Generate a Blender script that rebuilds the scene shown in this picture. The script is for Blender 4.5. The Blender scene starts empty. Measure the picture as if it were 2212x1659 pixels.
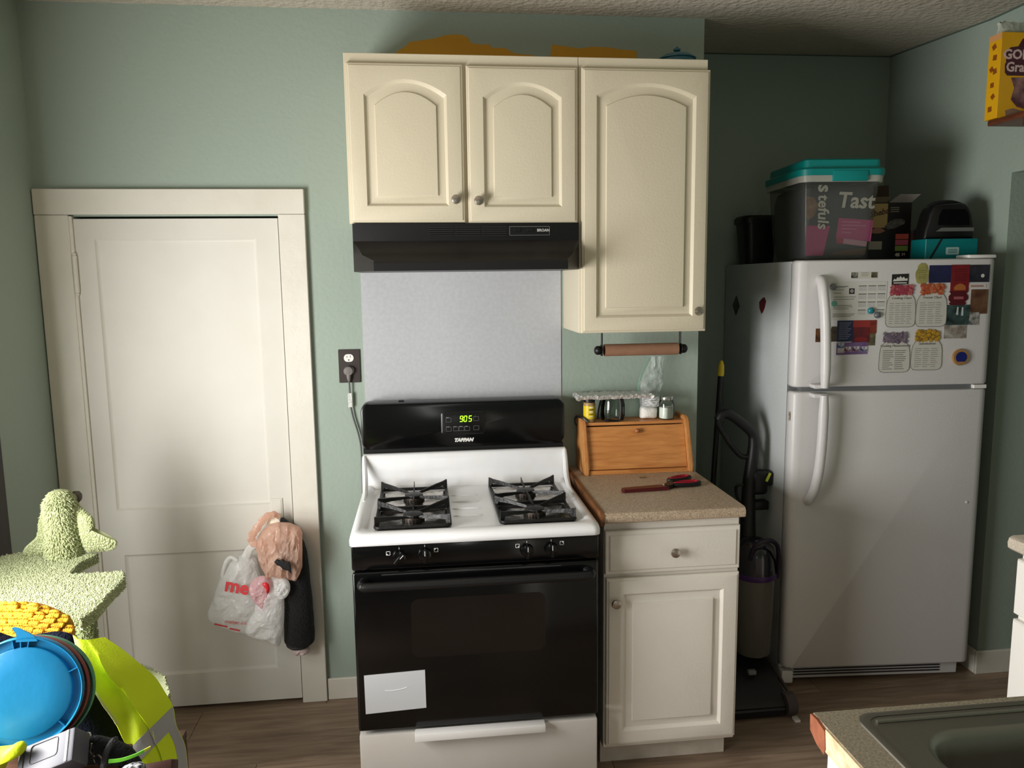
import bpy, bmesh, math, random
from mathutils import Vector, Matrix, noise
random.seed(11)
SC = bpy.context.scene
COL = SC.collection
PI = math.pi

# ---------------------------------------------------------------- camera
CF, CO = 1662.63, Vector((0.2398, -2.9542, 1.65))
YAW, PIT, ROL = 0.1121, 0.1340, 0.0125
_f = Vector((math.sin(YAW)*math.cos(PIT), math.cos(YAW)*math.cos(PIT), -math.sin(PIT)))
_r0 = Vector((math.cos(YAW), -math.sin(YAW), 0))
_d0 = _f.cross(_r0)
_r = _r0*math.cos(ROL) + _d0*math.sin(ROL)
_d = _d0*math.cos(ROL) - _r0*math.sin(ROL)
cd = bpy.data.cameras.new('camera'); cam = bpy.data.objects.new('camera', cd); COL.objects.link(cam)
cd.sensor_fit = 'HORIZONTAL'; cd.sensor_width = 36.0; cd.lens = CF*36.0/2212.0
cd.clip_start = 0.02; cd.clip_end = 100
cam.matrix_world = Matrix(((_r.x, -_d.x, -_f.x, CO.x), (_r.y, -_d.y, -_f.y, CO.y), (_r.z, -_d.z, -_f.z, CO.z), (0, 0, 0, 1)))
SC.camera = cam

def at(u, v, y=None, x=None, z=None, d=None):
    """a measured point of the place: on the plane y=, x= or z=, or at distance d along the view axis"""
    k = _f + _r*((u-1106.0)/CF) + _d*((v-829.5)/CF)
    if y is not None: t = (y-CO.y)/k.y
    elif x is not None: t = (x-CO.x)/k.x
    elif z is not None: t = (z-CO.z)/k.z
    else: t = d
    return CO + k*t

# ---------------------------------------------------------------- world, lights, exposure
SC.view_settings.view_transform = 'Standard'; SC.view_settings.look = 'None'
SC.view_settings.gamma = 1.0; SC.view_settings.use_curve_mapping = False
SC.view_settings.exposure = 0.12
W = bpy.data.worlds.new('sky'); SC.world = W; W.use_nodes = True
W.node_tree.nodes['Background'].inputs[0].default_value = (0.80, 0.86, 0.95, 1)
W.node_tree.nodes['Background'].inputs[1].default_value = 1.0
DAY = (1.0, 0.982, 0.952)
def area(name, loc, rot, sx, sy, power, col):
    l = bpy.data.lights.new(name, 'AREA'); l.shape = 'RECTANGLE'; l.size = sx; l.size_y = sy
    l.energy = power; l.color = col
    o = bpy.data.objects.new(name, l); COL.objects.link(o); o.location = loc; o.rotation_euler = rot
    return o
# daylight standing in the openings of the two windows (left wall, wall behind the camera)
WLY0, WLY1, WLZ0, WLZ1 = -2.20, -1.00, 0.44, 1.66
area('window_daylight_left', (-1.125, (WLY0+WLY1)/2, (WLZ0+WLZ1)/2), (0, -PI/2, 0), WLZ1-WLZ0-.04, WLY1-WLY0-.04, 95, DAY)
WRX0, WRX1, WRZ0, WRZ1 = 0.26, 0.46, 0.75, 1.75
area('window_daylight_rear', ((WRX0+WRX1)/2, -4.40, (WRZ0+WRZ1)/2), (PI/2, 0, 0), WRX1-WRX0-.04, WRZ1-WRZ0-.04, 2.2, DAY)

# ---------------------------------------------------------------- materials
def lin(c):
    r = []
    for k in c[:3]:
        k = k/255.0
        r.append(k/12.92 if k <= .04045 else ((k+.055)/1.055)**2.4)
    return (r[0], r[1], r[2], 1)
MATS = {}
def mat(name, c, rough=.5, metal=0.0, spec=.5, var=None, bump=None, coat=0, trans=0, emit=None, ior=1.45, alpha=1, sheen=0, sub=0):
    """procedural principled material; var=(scale, second colour, contrast), bump=(scale, strength, stretch)"""
    if name in MATS: return MATS[name]
    m = bpy.data.materials.new(name); m.use_nodes = True; MATS[name] = m
    nt = m.node_tree; p = nt.nodes['Principled BSDF']
    p.inputs['Base Color'].default_value = lin(c); p.inputs['Roughness'].default_value = rough
    p.inputs['Metallic'].default_value = metal; p.inputs['Specular IOR Level'].default_value = spec
    p.inputs['Coat Weight'].default_value = coat; p.inputs['IOR'].default_value = ior
    p.inputs['Transmission Weight'].default_value = trans; p.inputs['Alpha'].default_value = alpha
    p.inputs['Sheen Weight'].default_value = sheen
    if emit: p.inputs['Emission Color'].default_value = lin(emit[0]); p.inputs['Emission Strength'].default_value = emit[1]
    tc = None
    if var or bump: tc = nt.nodes.new('ShaderNodeTexCoord')
    if var:
        n = nt.nodes.new('ShaderNodeTexNoise'); n.inputs['Scale'].default_value = var[0]; n.inputs['Detail'].default_value = 5
        mp = nt.nodes.new('ShaderNodeMapping')
        if len(var) > 3: mp.inputs['Scale'].default_value = var[3]
        nt.links.new(tc.outputs['Object'], mp.inputs[0]); nt.links.new(mp.outputs[0], n.inputs['Vector'])
        cr = nt.nodes.new('ShaderNodeValToRGB'); w = var[2]
        cr.color_ramp.elements[0].position = .5-w; cr.color_ramp.elements[1].position = .5+w
        cr.color_ramp.elements[0].color = lin(c); cr.color_ramp.elements[1].color = lin(var[1])
        nt.links.new(n.outputs['Fac'], cr.inputs[0]); nt.links.new(cr.outputs[0], p.inputs['Base Color'])
    if bump:
        n = nt.nodes.new('ShaderNodeTexNoise'); n.inputs['Scale'].default_value = bump[0]; n.inputs['Detail'].default_value = 4
        mp = nt.nodes.new('ShaderNodeMapping')
        if len(bump) > 2: mp.inputs['Scale'].default_value = bump[2]
        nt.links.new(tc.outputs['Object'], mp.inputs[0]); nt.links.new(mp.outputs[0], n.inputs['Vector'])
        b = nt.nodes.new('ShaderNodeBump'); b.inputs['Strength'].default_value = bump[1]; b.inputs['Distance'].default_value = bump[3] if len(bump) > 3 else .01
        nt.links.new(n.outputs['Fac'], b.inputs['Height']); nt.links.new(b.outputs[0], p.inputs['Normal'])
    return m
def plastic_film(name, c, clear=.5, rough=.25, bump=None, milk=0.0):
    """thin see-through plastic: transparent, milky and glossy shares"""
    m = bpy.data.materials.new(name); m.use_nodes = True; MATS[name] = m; nt = m.node_tree
    out = nt.nodes['Material Output']; p = nt.nodes['Principled BSDF']
    p.inputs['Base Color'].default_value = lin(c); p.inputs['Roughness'].default_value = rough
    t = nt.nodes.new('ShaderNodeBsdfTransparent'); t.inputs[0].default_value = lin([min(255, k*.5+128) for k in c])
    tl = nt.nodes.new('ShaderNodeBsdfTranslucent'); tl.inputs[0].default_value = lin(c); m2 = nt.nodes.new('ShaderNodeMixShader'); m2.inputs[0].default_value = milk
    nt.links.new(p.outputs[0], m2.inputs[1]); nt.links.new(tl.outputs[0], m2.inputs[2])
    mx = nt.nodes.new('ShaderNodeMixShader'); mx.inputs[0].default_value = clear
    nt.links.new(m2.outputs[0], mx.inputs[1]); nt.links.new(t.outputs[0], mx.inputs[2]); nt.links.new(mx.outputs[0], out.inputs[0])
    if bump:
        tc = nt.nodes.new('ShaderNodeTexCoord'); n = nt.nodes.new('ShaderNodeTexNoise'); n.inputs['Scale'].default_value = bump[0]
        n.inputs['Detail'].default_value = 3
        b = nt.nodes.new('ShaderNodeBump'); b.inputs['Strength'].default_value = bump[1]; b.inputs['Distance'].default_value = .01
        nt.links.new(tc.outputs['Object'], n.inputs['Vector']); nt.links.new(n.outputs['Fac'], b.inputs['Height']); nt.links.new(b.outputs[0], p.inputs['Normal'])
    return m
def wood(name, c1, c2, rough=.45, scale=6, stretch=(1, 12, 12), ring=3.0):
    m = bpy.data.materials.new(name); m.use_nodes = True; MATS[name] = m; nt = m.node_tree; p = nt.nodes['Principled BSDF']
    p.inputs['Roughness'].default_value = rough
    tc = nt.nodes.new('ShaderNodeTexCoord'); mp = nt.nodes.new('ShaderNodeMapping'); mp.inputs['Scale'].default_value = stretch
    n = nt.nodes.new('ShaderNodeTexNoise'); n.inputs['Scale'].default_value = scale; n.inputs['Detail'].default_value = 7; n.inputs['Distortion'].default_value = .6
    cr = nt.nodes.new('ShaderNodeValToRGB'); cr.color_ramp.elements[0].position = .32; cr.color_ramp.elements[1].position = .68
    cr.color_ramp.elements[0].color = lin(c1); cr.color_ramp.elements[1].color = lin(c2)
    nt.links.new(tc.outputs['Object'], mp.inputs[0]); nt.links.new(mp.outputs[0], n.inputs['Vector']); nt.links.new(n.outputs['Fac'], cr.inputs[0])
    nt.links.new(cr.outputs[0], p.inputs['Base Color'])
    b = nt.nodes.new('ShaderNodeBump'); b.inputs['Strength'].default_value = .12; b.inputs['Distance'].default_value = .003
    nt.links.new(n.outputs['Fac'], b.inputs['Height']); nt.links.new(b.outputs[0], p.inputs['Normal'])
    return m

M_WALL = mat('green_wall_paint', (156, 169, 158), .62, spec=.3, bump=(60, .15), var=(1.2, (150, 163, 152), .3))
M_CEIL = mat('knockdown_ceiling', (188, 180, 166), .9, spec=.2, bump=(42, .55, (1, 1.1, 1), .02))
M_TRIM = mat('white_trim_paint', (220, 216, 206), .36, bump=(14, .25), var=(5, (211, 206, 194), .25))
M_DOOR = mat('white_door_paint', (214, 211, 203), .48, spec=.28, bump=(9, .22), var=(4, (208, 204, 195), .25))
M_CAB = mat('cream_thermofoil', (209, 200, 178), .42, bump=(120, .06), var=(3, (203, 193, 168), .3))
M_CABW = mat('off_white_thermofoil', (226, 220, 212), .40, bump=(120, .06), var=(3, (216, 209, 197), .3))
M_KNOB = mat('brushed_nickel', (176, 166, 156), .32, metal=1)
M_HOOD = mat('black_hood_enamel', (15, 14, 15), .38, var=(8, (20, 18, 19), .3))
M_HOODL = mat('hood_cheek', (40, 37, 38), .42)
M_BLACK = mat('gloss_black', (7, 7, 8), .16)
M_BLACKS = mat('satin_black', (13, 13, 14), .42)
M_BLACKM = mat('matte_black', (16, 15, 15), .75)
M_GREYD = mat('dark_grey_plastic', (52, 52, 54), .45)
M_PANEL = mat('backsplash_sheet', (186, 188, 192), .2, bump=(6, .06, (1, 1, .4)), var=(70, (181, 182, 186), .12))
M_ENAMEL = mat('white_enamel', (238, 239, 242), .24, coat=.15, var=(14, (232, 231, 230), .3))
M_DRAWER = mat('range_drawer_enamel', (203, 199, 194), .22, var=(6, (195, 189, 182), .3))
M_CHROME = mat('drip_pan_chrome', (205, 202, 196), .2, metal=1, bump=(18, .4), var=(16, (150, 140, 128), .2))
M_IRON = mat('cast_iron_black', (17, 16, 16), .42, bump=(90, .2))
M_RUST = mat('burner_rust', (98, 52, 30), .7, var=(60, (44, 30, 26), .2))
M_WHITEP = mat('white_plastic', (228, 226, 222), .35)
M_GREYP = mat('grey_plastic', (112, 106, 104), .45)
M_FRIDGE = mat('fridge_white', (214, 212, 211), .34, bump=(220, .07), var=(2, (209, 206, 205), .3))
M_FRSIDE = mat('fridge_side_white', (200, 204, 205), .30, bump=(160, .25))
M_GASK = mat('grey_gasket', (108, 110, 112), .6)
M_COUNT = mat('speckled_laminate', (194, 174, 150), .38, var=(260, (146, 126, 106), .16))
M_COUNT2 = mat('speckled_laminate_olive', (168, 158, 138), .42, var=(260, (128, 119, 102), .16))
M_OAK = wood('bread_box_oak', (212, 146, 82), (184, 116, 60), .42, 5, (1.5, 9, 14))
M_OAKV = wood('bread_box_end_oak', (214, 154, 92), (188, 124, 68), .42, 5, (10, 10, 1.5))
M_EDGE = wood('brown_edge_band', (128, 82, 44), (92, 56, 30), .5, 6, (10, 1.5, 10))
M_CHERRY = wood('reddish_wood', (112, 62, 38), (82, 40, 24), .45, 6, (10, 1.5, 10))
M_PARTB = mat('particle_board', (196, 160, 118), .85, var=(40, (226, 206, 176), .2), bump=(60, .5))
M_TERRA = wood('stained_end_block', (150, 88, 58), (118, 62, 38), .6, 8, (4, 4, 4))
M_STEEL = mat('dull_sink_steel', (150, 147, 138), .42, metal=1, bump=(40, .05))
def clear_glass(name, tint, rough=.03, boost=1.0):
    """thin glass: mostly transparent, glossy where the surface turns away"""
    m = bpy.data.materials.new(name); m.use_nodes = True; MATS[name] = m; nt = m.node_tree; nt.nodes.remove(nt.nodes['Principled BSDF'])
    out = nt.nodes['Material Output']; t = nt.nodes.new('ShaderNodeBsdfTransparent'); t.inputs[0].default_value = lin(tint)
    g = nt.nodes.new('ShaderNodeBsdfGlossy'); g.inputs['Roughness'].default_value = rough
    f = nt.nodes.new('ShaderNodeFresnel'); f.inputs[0].default_value = 1.5
    mx = nt.nodes.new('ShaderNodeMixShader'); nt.links.new(f.outputs[0], mx.inputs[0]); nt.links.new(t.outputs[0], mx.inputs[1]); nt.links.new(g.outputs[0], mx.inputs[2])
    nt.links.new(mx.outputs[0], out.inputs[0]); return m
M_GLASS = clear_glass('clear_glass', (238, 244, 241))

# ---------------------------------------------------------------- mesh helpers
def sm(o, ang=35):
    me = o.data
    for p in me.polygons: p.use_smooth = True
    me.set_sharp_from_angle(angle=math.radians(ang))
class B:
    """collects shapes into one bmesh; xf maps local coordinates into the room"""
    def __init__(s, xf=None): s.bm = bmesh.new(); s.xf = xf
    def box(s, x0, x1, y0, y1, z0, z1, bev=0, seg=2, xf=None):
        r = bmesh.ops.create_cube(s.bm, size=1.0); vs = r['verts']
        for v in vs:
            v.co = Vector((x0+(v.co.x+.5)*(x1-x0), y0+(v.co.y+.5)*(y1-y0), z0+(v.co.z+.5)*(z1-z0)))
        if bev > 0:
            es = list({e for v in vs for e in v.link_edges})
            g = bmesh.ops.bevel(s.bm, geom=es, offset=bev, segments=seg, affect='EDGES', profile=.5)
            vs = list({v for f in g['faces'] for v in f.verts} | {v for v in vs if v.is_valid})
        if xf is not None:
            for v in vs: v.co = xf @ v.co
        return s
    def rings(s, rs, cap0=True, cap1=True, closed=True):
        vv = [[s.bm.verts.new(p) for p in r] for r in rs]
        n = len(vv[0])
        for a, b in zip(vv, vv[1:]):
            for i in range(n if closed else n-1):
                j = (i+1) % n
                try: s.bm.faces.new((a[i], a[j], b[j], b[i]))
                except ValueError: pass
        if cap0: s.bm.faces.new(list(reversed(vv[0])))
        if cap1: s.bm.faces.new(vv[-1])
        return s
    def cyl(s, p0, p1, r0, r1=None, n=20, cap=True):
        return s.tube([p0, p1], [r0, r0 if r1 is None else r1], n, cap)
    def tube(s, pts, r, n=10, cap=True, flat=None):
        pts = [Vector(p) for p in pts]; rs = []
        rad = r if isinstance(r, (list, tuple)) else [r]*len(pts)
        up = None
        for i, p in enumerate(pts):
            t = (pts[min(i+1, len(pts)-1)]-pts[max(i-1, 0)]).normalized()
            if up is None:
                up = t.cross(Vector((0, 0, 1)) if abs(t.z) < .9 else Vector((1, 0, 0))).normalized()
            up = (up-t*up.dot(t)).normalized(); w = t.cross(up)
            fl = flat if flat else 1
            rs.append([p+up*math.cos(2*PI*k/n)*rad[i]*fl+w*math.sin(2*PI*k/n)*rad[i] for k in range(n)])
        return s.rings(rs, cap, cap)
    def lathe(s, prof, c, axis='z', n=28, cap=True):
        c = Vector(c); rs = []
        for r, h in prof:
            ring = []
            for k in range(n):
                a = 2*PI*k/n; ca, sa = math.cos(a)*r, math.sin(a)*r
                ring.append(c+(Vector((ca, sa, h)) if axis == 'z' else Vector((ca, h, sa)) if axis == 'y' else Vector((h, ca, sa))))
            rs.append(ring)
        return s.rings(rs, cap, cap)
    def prism(s, poly, fn, d0, d1):
        """poly of 2-D points; fn(a, b, depth) -> point"""
        return s.rings([[fn(a, b, d0) for a, b in poly], [fn(a, b, d1) for a, b in poly]])
    def grid(s, fn, nu, nv, thick=0):
        vv = [[s.bm.verts.new(fn(i/nu, j/nv)) for i in range(nu+1)] for j in range(nv+1)]
        for j in range(nv):
            for i in range(nu): s.bm.faces.new((vv[j][i], vv[j][i+1], vv[j+1][i+1], vv[j+1][i]))
        if thick:
            s.bm.normal_update()
            bmesh.ops.solidify(s.bm, geom=list(s.bm.faces), thickness=thick)
        return s
    def ell(s, c, r, nu=14, nv=9, rot=None):
        c = Vector(c); rs = []
        for j in range(1, nv):
            t = PI*j/nv-PI/2; ring = []
            for k in range(nu):
                a = 2*PI*k/nu; q = Vector((math.cos(a)*math.cos(t)*r[0], math.sin(a)*math.cos(t)*r[1], math.sin(t)*r[2]))
                if rot is not None: q = rot @ q
                ring.append(c+q)
            rs.append(ring)
        return s.rings(rs)
    def done(s, name, m, parent=None, smooth=35, kind=None, label=None):
        bm = s.bm
        if s.xf is not None:
            for v in bm.verts: v.co = s.xf @ v.co
        bmesh.ops.recalc_face_normals(bm, faces=list(bm.faces))
        xs = [v.co for v in bm.verts]
        lo = Vector((min(v.x for v in xs), min(v.y for v in xs), min(v.z for v in xs)))
        hi = Vector((max(v.x for v in xs), max(v.y for v in xs), max(v.z for v in xs)))
        base = Vector(((lo.x+hi.x)/2, (lo.y+hi.y)/2, lo.z))
        for v in bm.verts: v.co -= base
        me = bpy.data.meshes.new(name); bm.to_mesh(me); bm.free()
        me.materials.append(m)
        o = bpy.data.objects.new(name, me); COL.objects.link(o)
        if smooth: sm(o, smooth)
        put(o, base, parent)
        if kind: o['kind'] = kind
        if label: o['label'] = label
        return o
WM = {}
def put(o, base, parent=None):
    o.location = base; WM[o.name] = Matrix.Translation(base)
    if parent is not None:
        o.parent = parent; o.matrix_parent_inverse = WM[parent.name].inverted()
def thing(name, label, cat, loc, group=None, kind=None):
    o = bpy.data.objects.new(name, None); COL.objects.link(o); o.empty_display_size = .05
    put(o, Vector(loc)); return tag(o, label, cat, group, kind)
def tag(o, label=None, cat=None, group=None, kind=None):
    if label: o['label'] = label
    if cat: o['category'] = cat
    if group: o['group'] = group
    if kind: o['kind'] = kind
    return o
def text(body, size, xf, m, parent=None, name='lettering', shear=0, bold=0, depth=.0004, align='CENTER', sx=1.0):
    """flat lettering as a mesh; xf places the text's xy plane"""
    cu = bpy.data.curves.new('t', 'FONT'); cu.body = body; cu.size = size; cu.shear = shear; cu.offset = bold
    cu.align_x = align; cu.align_y = 'CENTER'; cu.resolution_u = 2; cu.extrude = depth
    ob = bpy.data.objects.new('t', cu); COL.objects.link(ob)
    me = bpy.data.meshes.new_from_object(ob.evaluated_get(bpy.context.evaluated_depsgraph_get()))
    bpy.data.objects.remove(ob); bpy.data.curves.remove(cu)
    b = B(); b.bm.from_mesh(me); bpy.data.meshes.remove(me)
    for v in b.bm.verts: v.co.x *= sx
    b.xf = xf
    return b.done(name, m, parent, smooth=0)
def facing(p, ax=(1, 0, 0), up=(0, 0, 1)):
    ax = Vector(ax).normalized(); up = Vector(up).normalized(); n = ax.cross(up)
    return Matrix(((ax.x, up.x, n.x, p[0]), (ax.y, up.y, n.y, p[1]), (ax.z, up.z, n.z, p[2]), (0, 0, 0, 1)))
def smooth_loop(pts, n):
    """closed Catmull-Rom resample of an outline to n points"""
    k = len(pts); out = []
    for i in range(n):
        t = i*k/n; a = int(t) % k; f = t-int(t)
        p0, p1, p2, p3 = pts[a-1], pts[a], pts[(a+1) % k], pts[(a+2) % k]
        out.append(.5*((2*p1)+(p2-p0)*f+(2*p0-5*p1+4*p2-p3)*f*f+(3*p1-p0-3*p2+p3)*f**3))
    return out
def poly_loop(pts, n):
    """closed outline resampled to n points with its corners kept"""
    L = [(pts[(i+1) % len(pts)]-pts[i]).length for i in range(len(pts))]; T = sum(L); out = []
    for i in range(len(pts)):
        m = max(1, round(n*L[i]/T))
        for k in range(m): out.append(pts[i].lerp(pts[(i+1) % len(pts)], k/m))
    return out
def smooth_path(pts, n):
    pts = [Vector(p) for p in pts]; k = len(pts)-1; out = []
    for i in range(n+1):
        t = min(i*k/n, k-1e-6); a = int(t); f = t-a
        p0, p1, p2, p3 = pts[max(a-1, 0)], pts[a], pts[a+1], pts[min(a+2, k)]
        out.append(.5*((2*p1)+(p2-p0)*f+(2*p0-5*p1+4*p2-p3)*f*f+(3*p1-p0-3*p2+p3)*f**3))
    return out
def pillow(outline, nrm, front, back, crumple=0, freq=20, n=64, K=12, seed=0, ridged=True, sharp=False, squash=(1, 1, 1)):
    """a soft bulging body from an outline: front and back halves meet at the outline"""
    nrm = Vector(nrm).normalized(); pts = smooth_loop([Vector(p) for p in outline], n) if not sharp else poly_loop([Vector(p) for p in outline], n)
    c = Vector((0, 0, 0))
    for p in pts: c += p/len(pts)
    b = B(); rs = []
    def ring(s, amt):
        h = math.sqrt(max(0, 1-s**(6 if sharp else 3))); r = []
        for p in pts:
            q = c+(p-c)*s+nrm*(amt*h)
            if crumple:
                w = Vector((q.x*squash[0], q.y*squash[1], q.z*squash[2]))*freq+Vector((seed*7.1, seed*3.3, seed))
                k = noise.noise(w)
                if ridged: k = (.35-abs(k))*1.3+(.3-abs(noise.noise(w*2.3)))*.8+(.3-abs(noise.noise(w*5.1)))*.35
                q = q+nrm*(k*crumple*(1 if amt >= 0 else .4)*min(1, .3+h))
                q = q+noise.noise_vector(w*.6)*crumple*.35
            r.append(q)
        return r
    for j in range(K): rs.append(ring(.06+.94*j/K, -back))
    for j in range(K, -1, -1): rs.append(ring(.06+.94*j/K, front))
    return b.rings(rs)
def raw(name, verts, faces, m, parent=None, kind=None, smooth=False):
    me = bpy.data.meshes.new(name); me.from_pydata(verts, [], faces); me.materials.append(m); me.update()
    o = bpy.data.objects.new(name, me); COL.objects.link(o)
    put(o, Vector((0, 0, 0)), parent)
    if kind: o['kind'] = kind
    if smooth:
        for p in me.polygons: p.use_smooth = True
    return o
# ================================================================ the room
XL, XR, ZC = -1.118, 2.49, 2.618          # left wall, right wall, ceiling
XE, YA = 1.320, 0.672                     # end of the back wall, back of the fridge alcove
YR, XH = -4.40, 3.40                      # wall behind the camera, end of the side passage
def struct(o): o['kind'] = 'structure'; return o

fl = struct(B().box(XL-.12, XH, YR-.12, YA+.1, -.06, -.004).done('floor', mat('subfloor', (60, 50, 42), .9), smooth=0))
# vinyl planks laid along the back wall
pm = bpy.data.materials.new('vinyl_plank'); pm.use_nodes = True; nt = pm.node_tree; p = nt.nodes['Principled BSDF']
p.inputs['Roughness'].default_value = .46
tc = nt.nodes.new('ShaderNodeTexCoord'); mp = nt.nodes.new('ShaderNodeMapping'); mp.inputs['Scale'].default_value = (1.4, 15, 1)
oi = nt.nodes.new('ShaderNodeObjectInfo'); va = nt.nodes.new('ShaderNodeVectorMath'); va.operation = 'ADD'
cmb = nt.nodes.new('ShaderNodeCombineXYZ'); mu = nt.nodes.new('ShaderNodeMath'); mu.operation = 'MULTIPLY'; mu.inputs[1].default_value = 40
nt.links.new(oi.outputs['Random'], mu.inputs[0]); nt.links.new(mu.outputs[0], cmb.inputs[0]); nt.links.new(mu.outputs[0], cmb.inputs[1])
nt.links.new(tc.outputs['Object'], mp.inputs[0]); nt.links.new(mp.outputs[0], va.inputs[0]); nt.links.new(cmb.outputs[0], va.inputs[1])
n1 = nt.nodes.new('ShaderNodeTexNoise'); n1.inputs['Scale'].default_value = 3.2; n1.inputs['Detail'].default_value = 8; n1.inputs['Distortion'].default_value = .5
nt.links.new(va.outputs[0], n1.inputs['Vector'])
cr = nt.nodes.new('ShaderNodeValToRGB'); cr.color_ramp.elements[0].position = .3; cr.color_ramp.elements[1].position = .72
cr.color_ramp.elements[0].color = lin((122, 101, 83)); cr.color_ramp.elements[1].color = lin((160, 138, 117))
nt.links.new(n1.outputs['Fac'], cr.inputs[0])
hs = nt.nodes.new('ShaderNodeHueSaturation'); mr = nt.nodes.new('ShaderNodeMapRange'); mr.inputs[3].default_value = .78; mr.inputs[4].default_value = 1.16
nt.links.new(oi.outputs['Random'], mr.inputs[0]); nt.links.new(mr.outputs[0], hs.inputs['Value']); nt.links.new(cr.outputs[0], hs.inputs['Color'])
nt.links.new(hs.outputs[0], p.inputs['Base Color'])
PW, PL = .182, 1.22
proto = B().box(-PL/2+.0008, PL/2-.0008, -PW/2+.0008, PW/2-.0008, -.004, 0, .0006, 1).done('plank', pm, fl)
row = 0; y = YA+.02; first = True
while y > YR:
    x = XL-.1-(row*.47 % 1.22); row += 1
    while x < XH:
        if first: o = proto; first = False
        else:
            o = proto.copy(); COL.objects.link(o)
        o.location = (x+PL/2, y-PW/2, -.004); o.parent = fl; o.matrix_parent_inverse = WM[fl.name].inverted()
        x += PL
    y -= PW

def walls(name, boxes, m=M_WALL):
    b = B()
    for k in boxes: b.box(*k)
    return struct(b.done(name, m, smooth=0))
DX0, DX1, DZ = -1.004, -.277, 1.894        # door opening
walls('wall_back', [(XL-.12, DX0, 0, .14, 0, ZC+.1), (DX1, XE, 0, .14, 0, ZC+.1), (DX0, DX1, 0, .14, DZ, ZC+.1), (DX0, DX1, .075, .14, 0, DZ)])
walls('wall_return', [(XE-.12, XE, .14, YA, 0, ZC+.1)])
walls('wall_alcove', [(XE-.12, XR+.12, YA, YA+.12, 0, ZC+.14)])
walls('wall_right', [(XR, XR+.12, -.163, YA+.12, 0, ZC+.14), (XR, XR+.12, -1.02, -.163, 2.035, ZC+.14), (XR, XR+.12, YR-.12, -1.02, 0, ZC+.14)])
walls('wall_passage', [(XR+.12, XH, -.163, -.043, 0, 2.5), (XH, XH+.12, -1.14, -.043, 0, 2.5), (XR+.12, XH, -1.14, -1.02, 0, 2.5), (XR, XH+.1, -1.14, -.043, 2.5, 2.56)])
walls('wall_left', [(XL-.12, XL, WLY1, .14, 0, ZC+.1), (XL-.12, XL, YR-.12, WLY0, 0, ZC+.1), (XL-.12, XL, WLY0, WLY1, 0, WLZ0), (XL-.12, XL, WLY0, WLY1, WLZ1, ZC+.1)])
walls('wall_rear', [(XL-.12, WRX0, YR-.12, YR, 0, ZC+.1), (WRX1, XR+.12, YR-.12, YR, 0, ZC+.1), (WRX0, WRX1, YR-.12, YR, 0, WRZ0), (WRX0, WRX1, YR-.12, YR, WRZ1, ZC+.1)])
b = B()
zs = {}
def cz(x, y):                               # the old ceiling rises a little into the alcove
    t = max(0, min(1, (x-XE)/(XR-XE))) if y <= 0 else 1
    return ZC + .026*max(0, min(1, (x-XE)/(XR-XE)))*(1 if y > -1 else max(0, 1+(y+1)/1.5)) + (.066*y/YA if y > 0 else 0)*(1-.35*max(0, min(1, (x-XE)/(XR-XE))))
gx = [XL-.1, -.4, .3, .9, XE, 1.6, 1.9, 2.2, XR+.1]; gy = [YR-.1, -3, -2.2, -1.6, -1.0, -.5, 0, .2, .45, YA+.1]
vv = [[b.bm.verts.new((x, y, cz(x, y))) for x in gx] for y in gy]
for j in range(len(gy)-1):
    for i in range(len(gx)-1): b.bm.faces.new((vv[j][i], vv[j][i+1], vv[j+1][i+1], vv[j+1][i]))
e = bmesh.ops.extrude_face_region(b.bm, geom=list(b.bm.faces))
for v in [g for g in e['geom'] if isinstance(g, bmesh.types.BMVert)]: v.co.z += .12
struct(b.done('ceiling', M_CEIL, smooth=20))
# wall colour brushed over onto the edge of the ceiling
def strip(name, pts, w, inward):
    b = B(); inward = Vector(inward)
    a = [Vector((x, y, cz(x, y)-.0005)) for x, y in pts]
    c = [Vector((q.x+inward.x*w, q.y+inward.y*w, cz(q.x+inward.x*w, q.y+inward.y*w)-.0015)) for q in a]
    d = [q-Vector((0, 0, .0025)) for q in a]
    for i in range(len(a)-1):
        vs = [b.bm.verts.new(k) for k in (a[i], a[i+1], c[i+1], c[i], d[i], d[i+1])]
        b.bm.faces.new((vs[0], vs[1], vs[2], vs[3])); b.bm.faces.new((vs[4], vs[5], vs[2], vs[3]))
    return struct(b.done(name, mat('dark_green_cut_in', (104, 120, 108), .7), smooth=0))
strip('trim_1', [(XE, YA), (1.6, YA), (2.0, YA), (XR, YA)], .016, (0, -1, 0))
strip('trim_2', [(XR, YA), (XR, .3), (XR, 0), (XR, -.5), (XR, -1.0)], .018, (-1, 0, 0))
# mustard test patch brushed on the wall above the cabinets
def patch(name, pts):
    b = B(); b.prism(pts, lambda a, c, d: Vector((a, d, c)), -.0012, .0)
    return b.done(name, mat('mustard_paint', (206, 150, 26), .6, var=(9, (190, 140, 30), .3)), bpy.data.objects['wall_back'], smooth=0)
patch('paint_patch', [(.150, 2.40), (.165, 2.475), (.195, 2.493), (.215, 2.511), (.30, 2.524), (.35, 2.538), (.395, 2.541), (.425, 2.532), (.437, 2.512), (.47, 2.507), (.505, 2.508), (.515, 2.496), (.56, 2.497), (.60, 2.478), (.66, 2.474), (.70, 2.466), (.70, 2.40)])
patch('paint_patch', [(.728, 2.40), (.730, 2.47), (.737, 2.512), (.79, 2.507), (.84, 2.501), (.89, 2.508), (.95, 2.507), (1.0, 2.500), (1.058, 2.497), (1.060, 2.40)])

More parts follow.
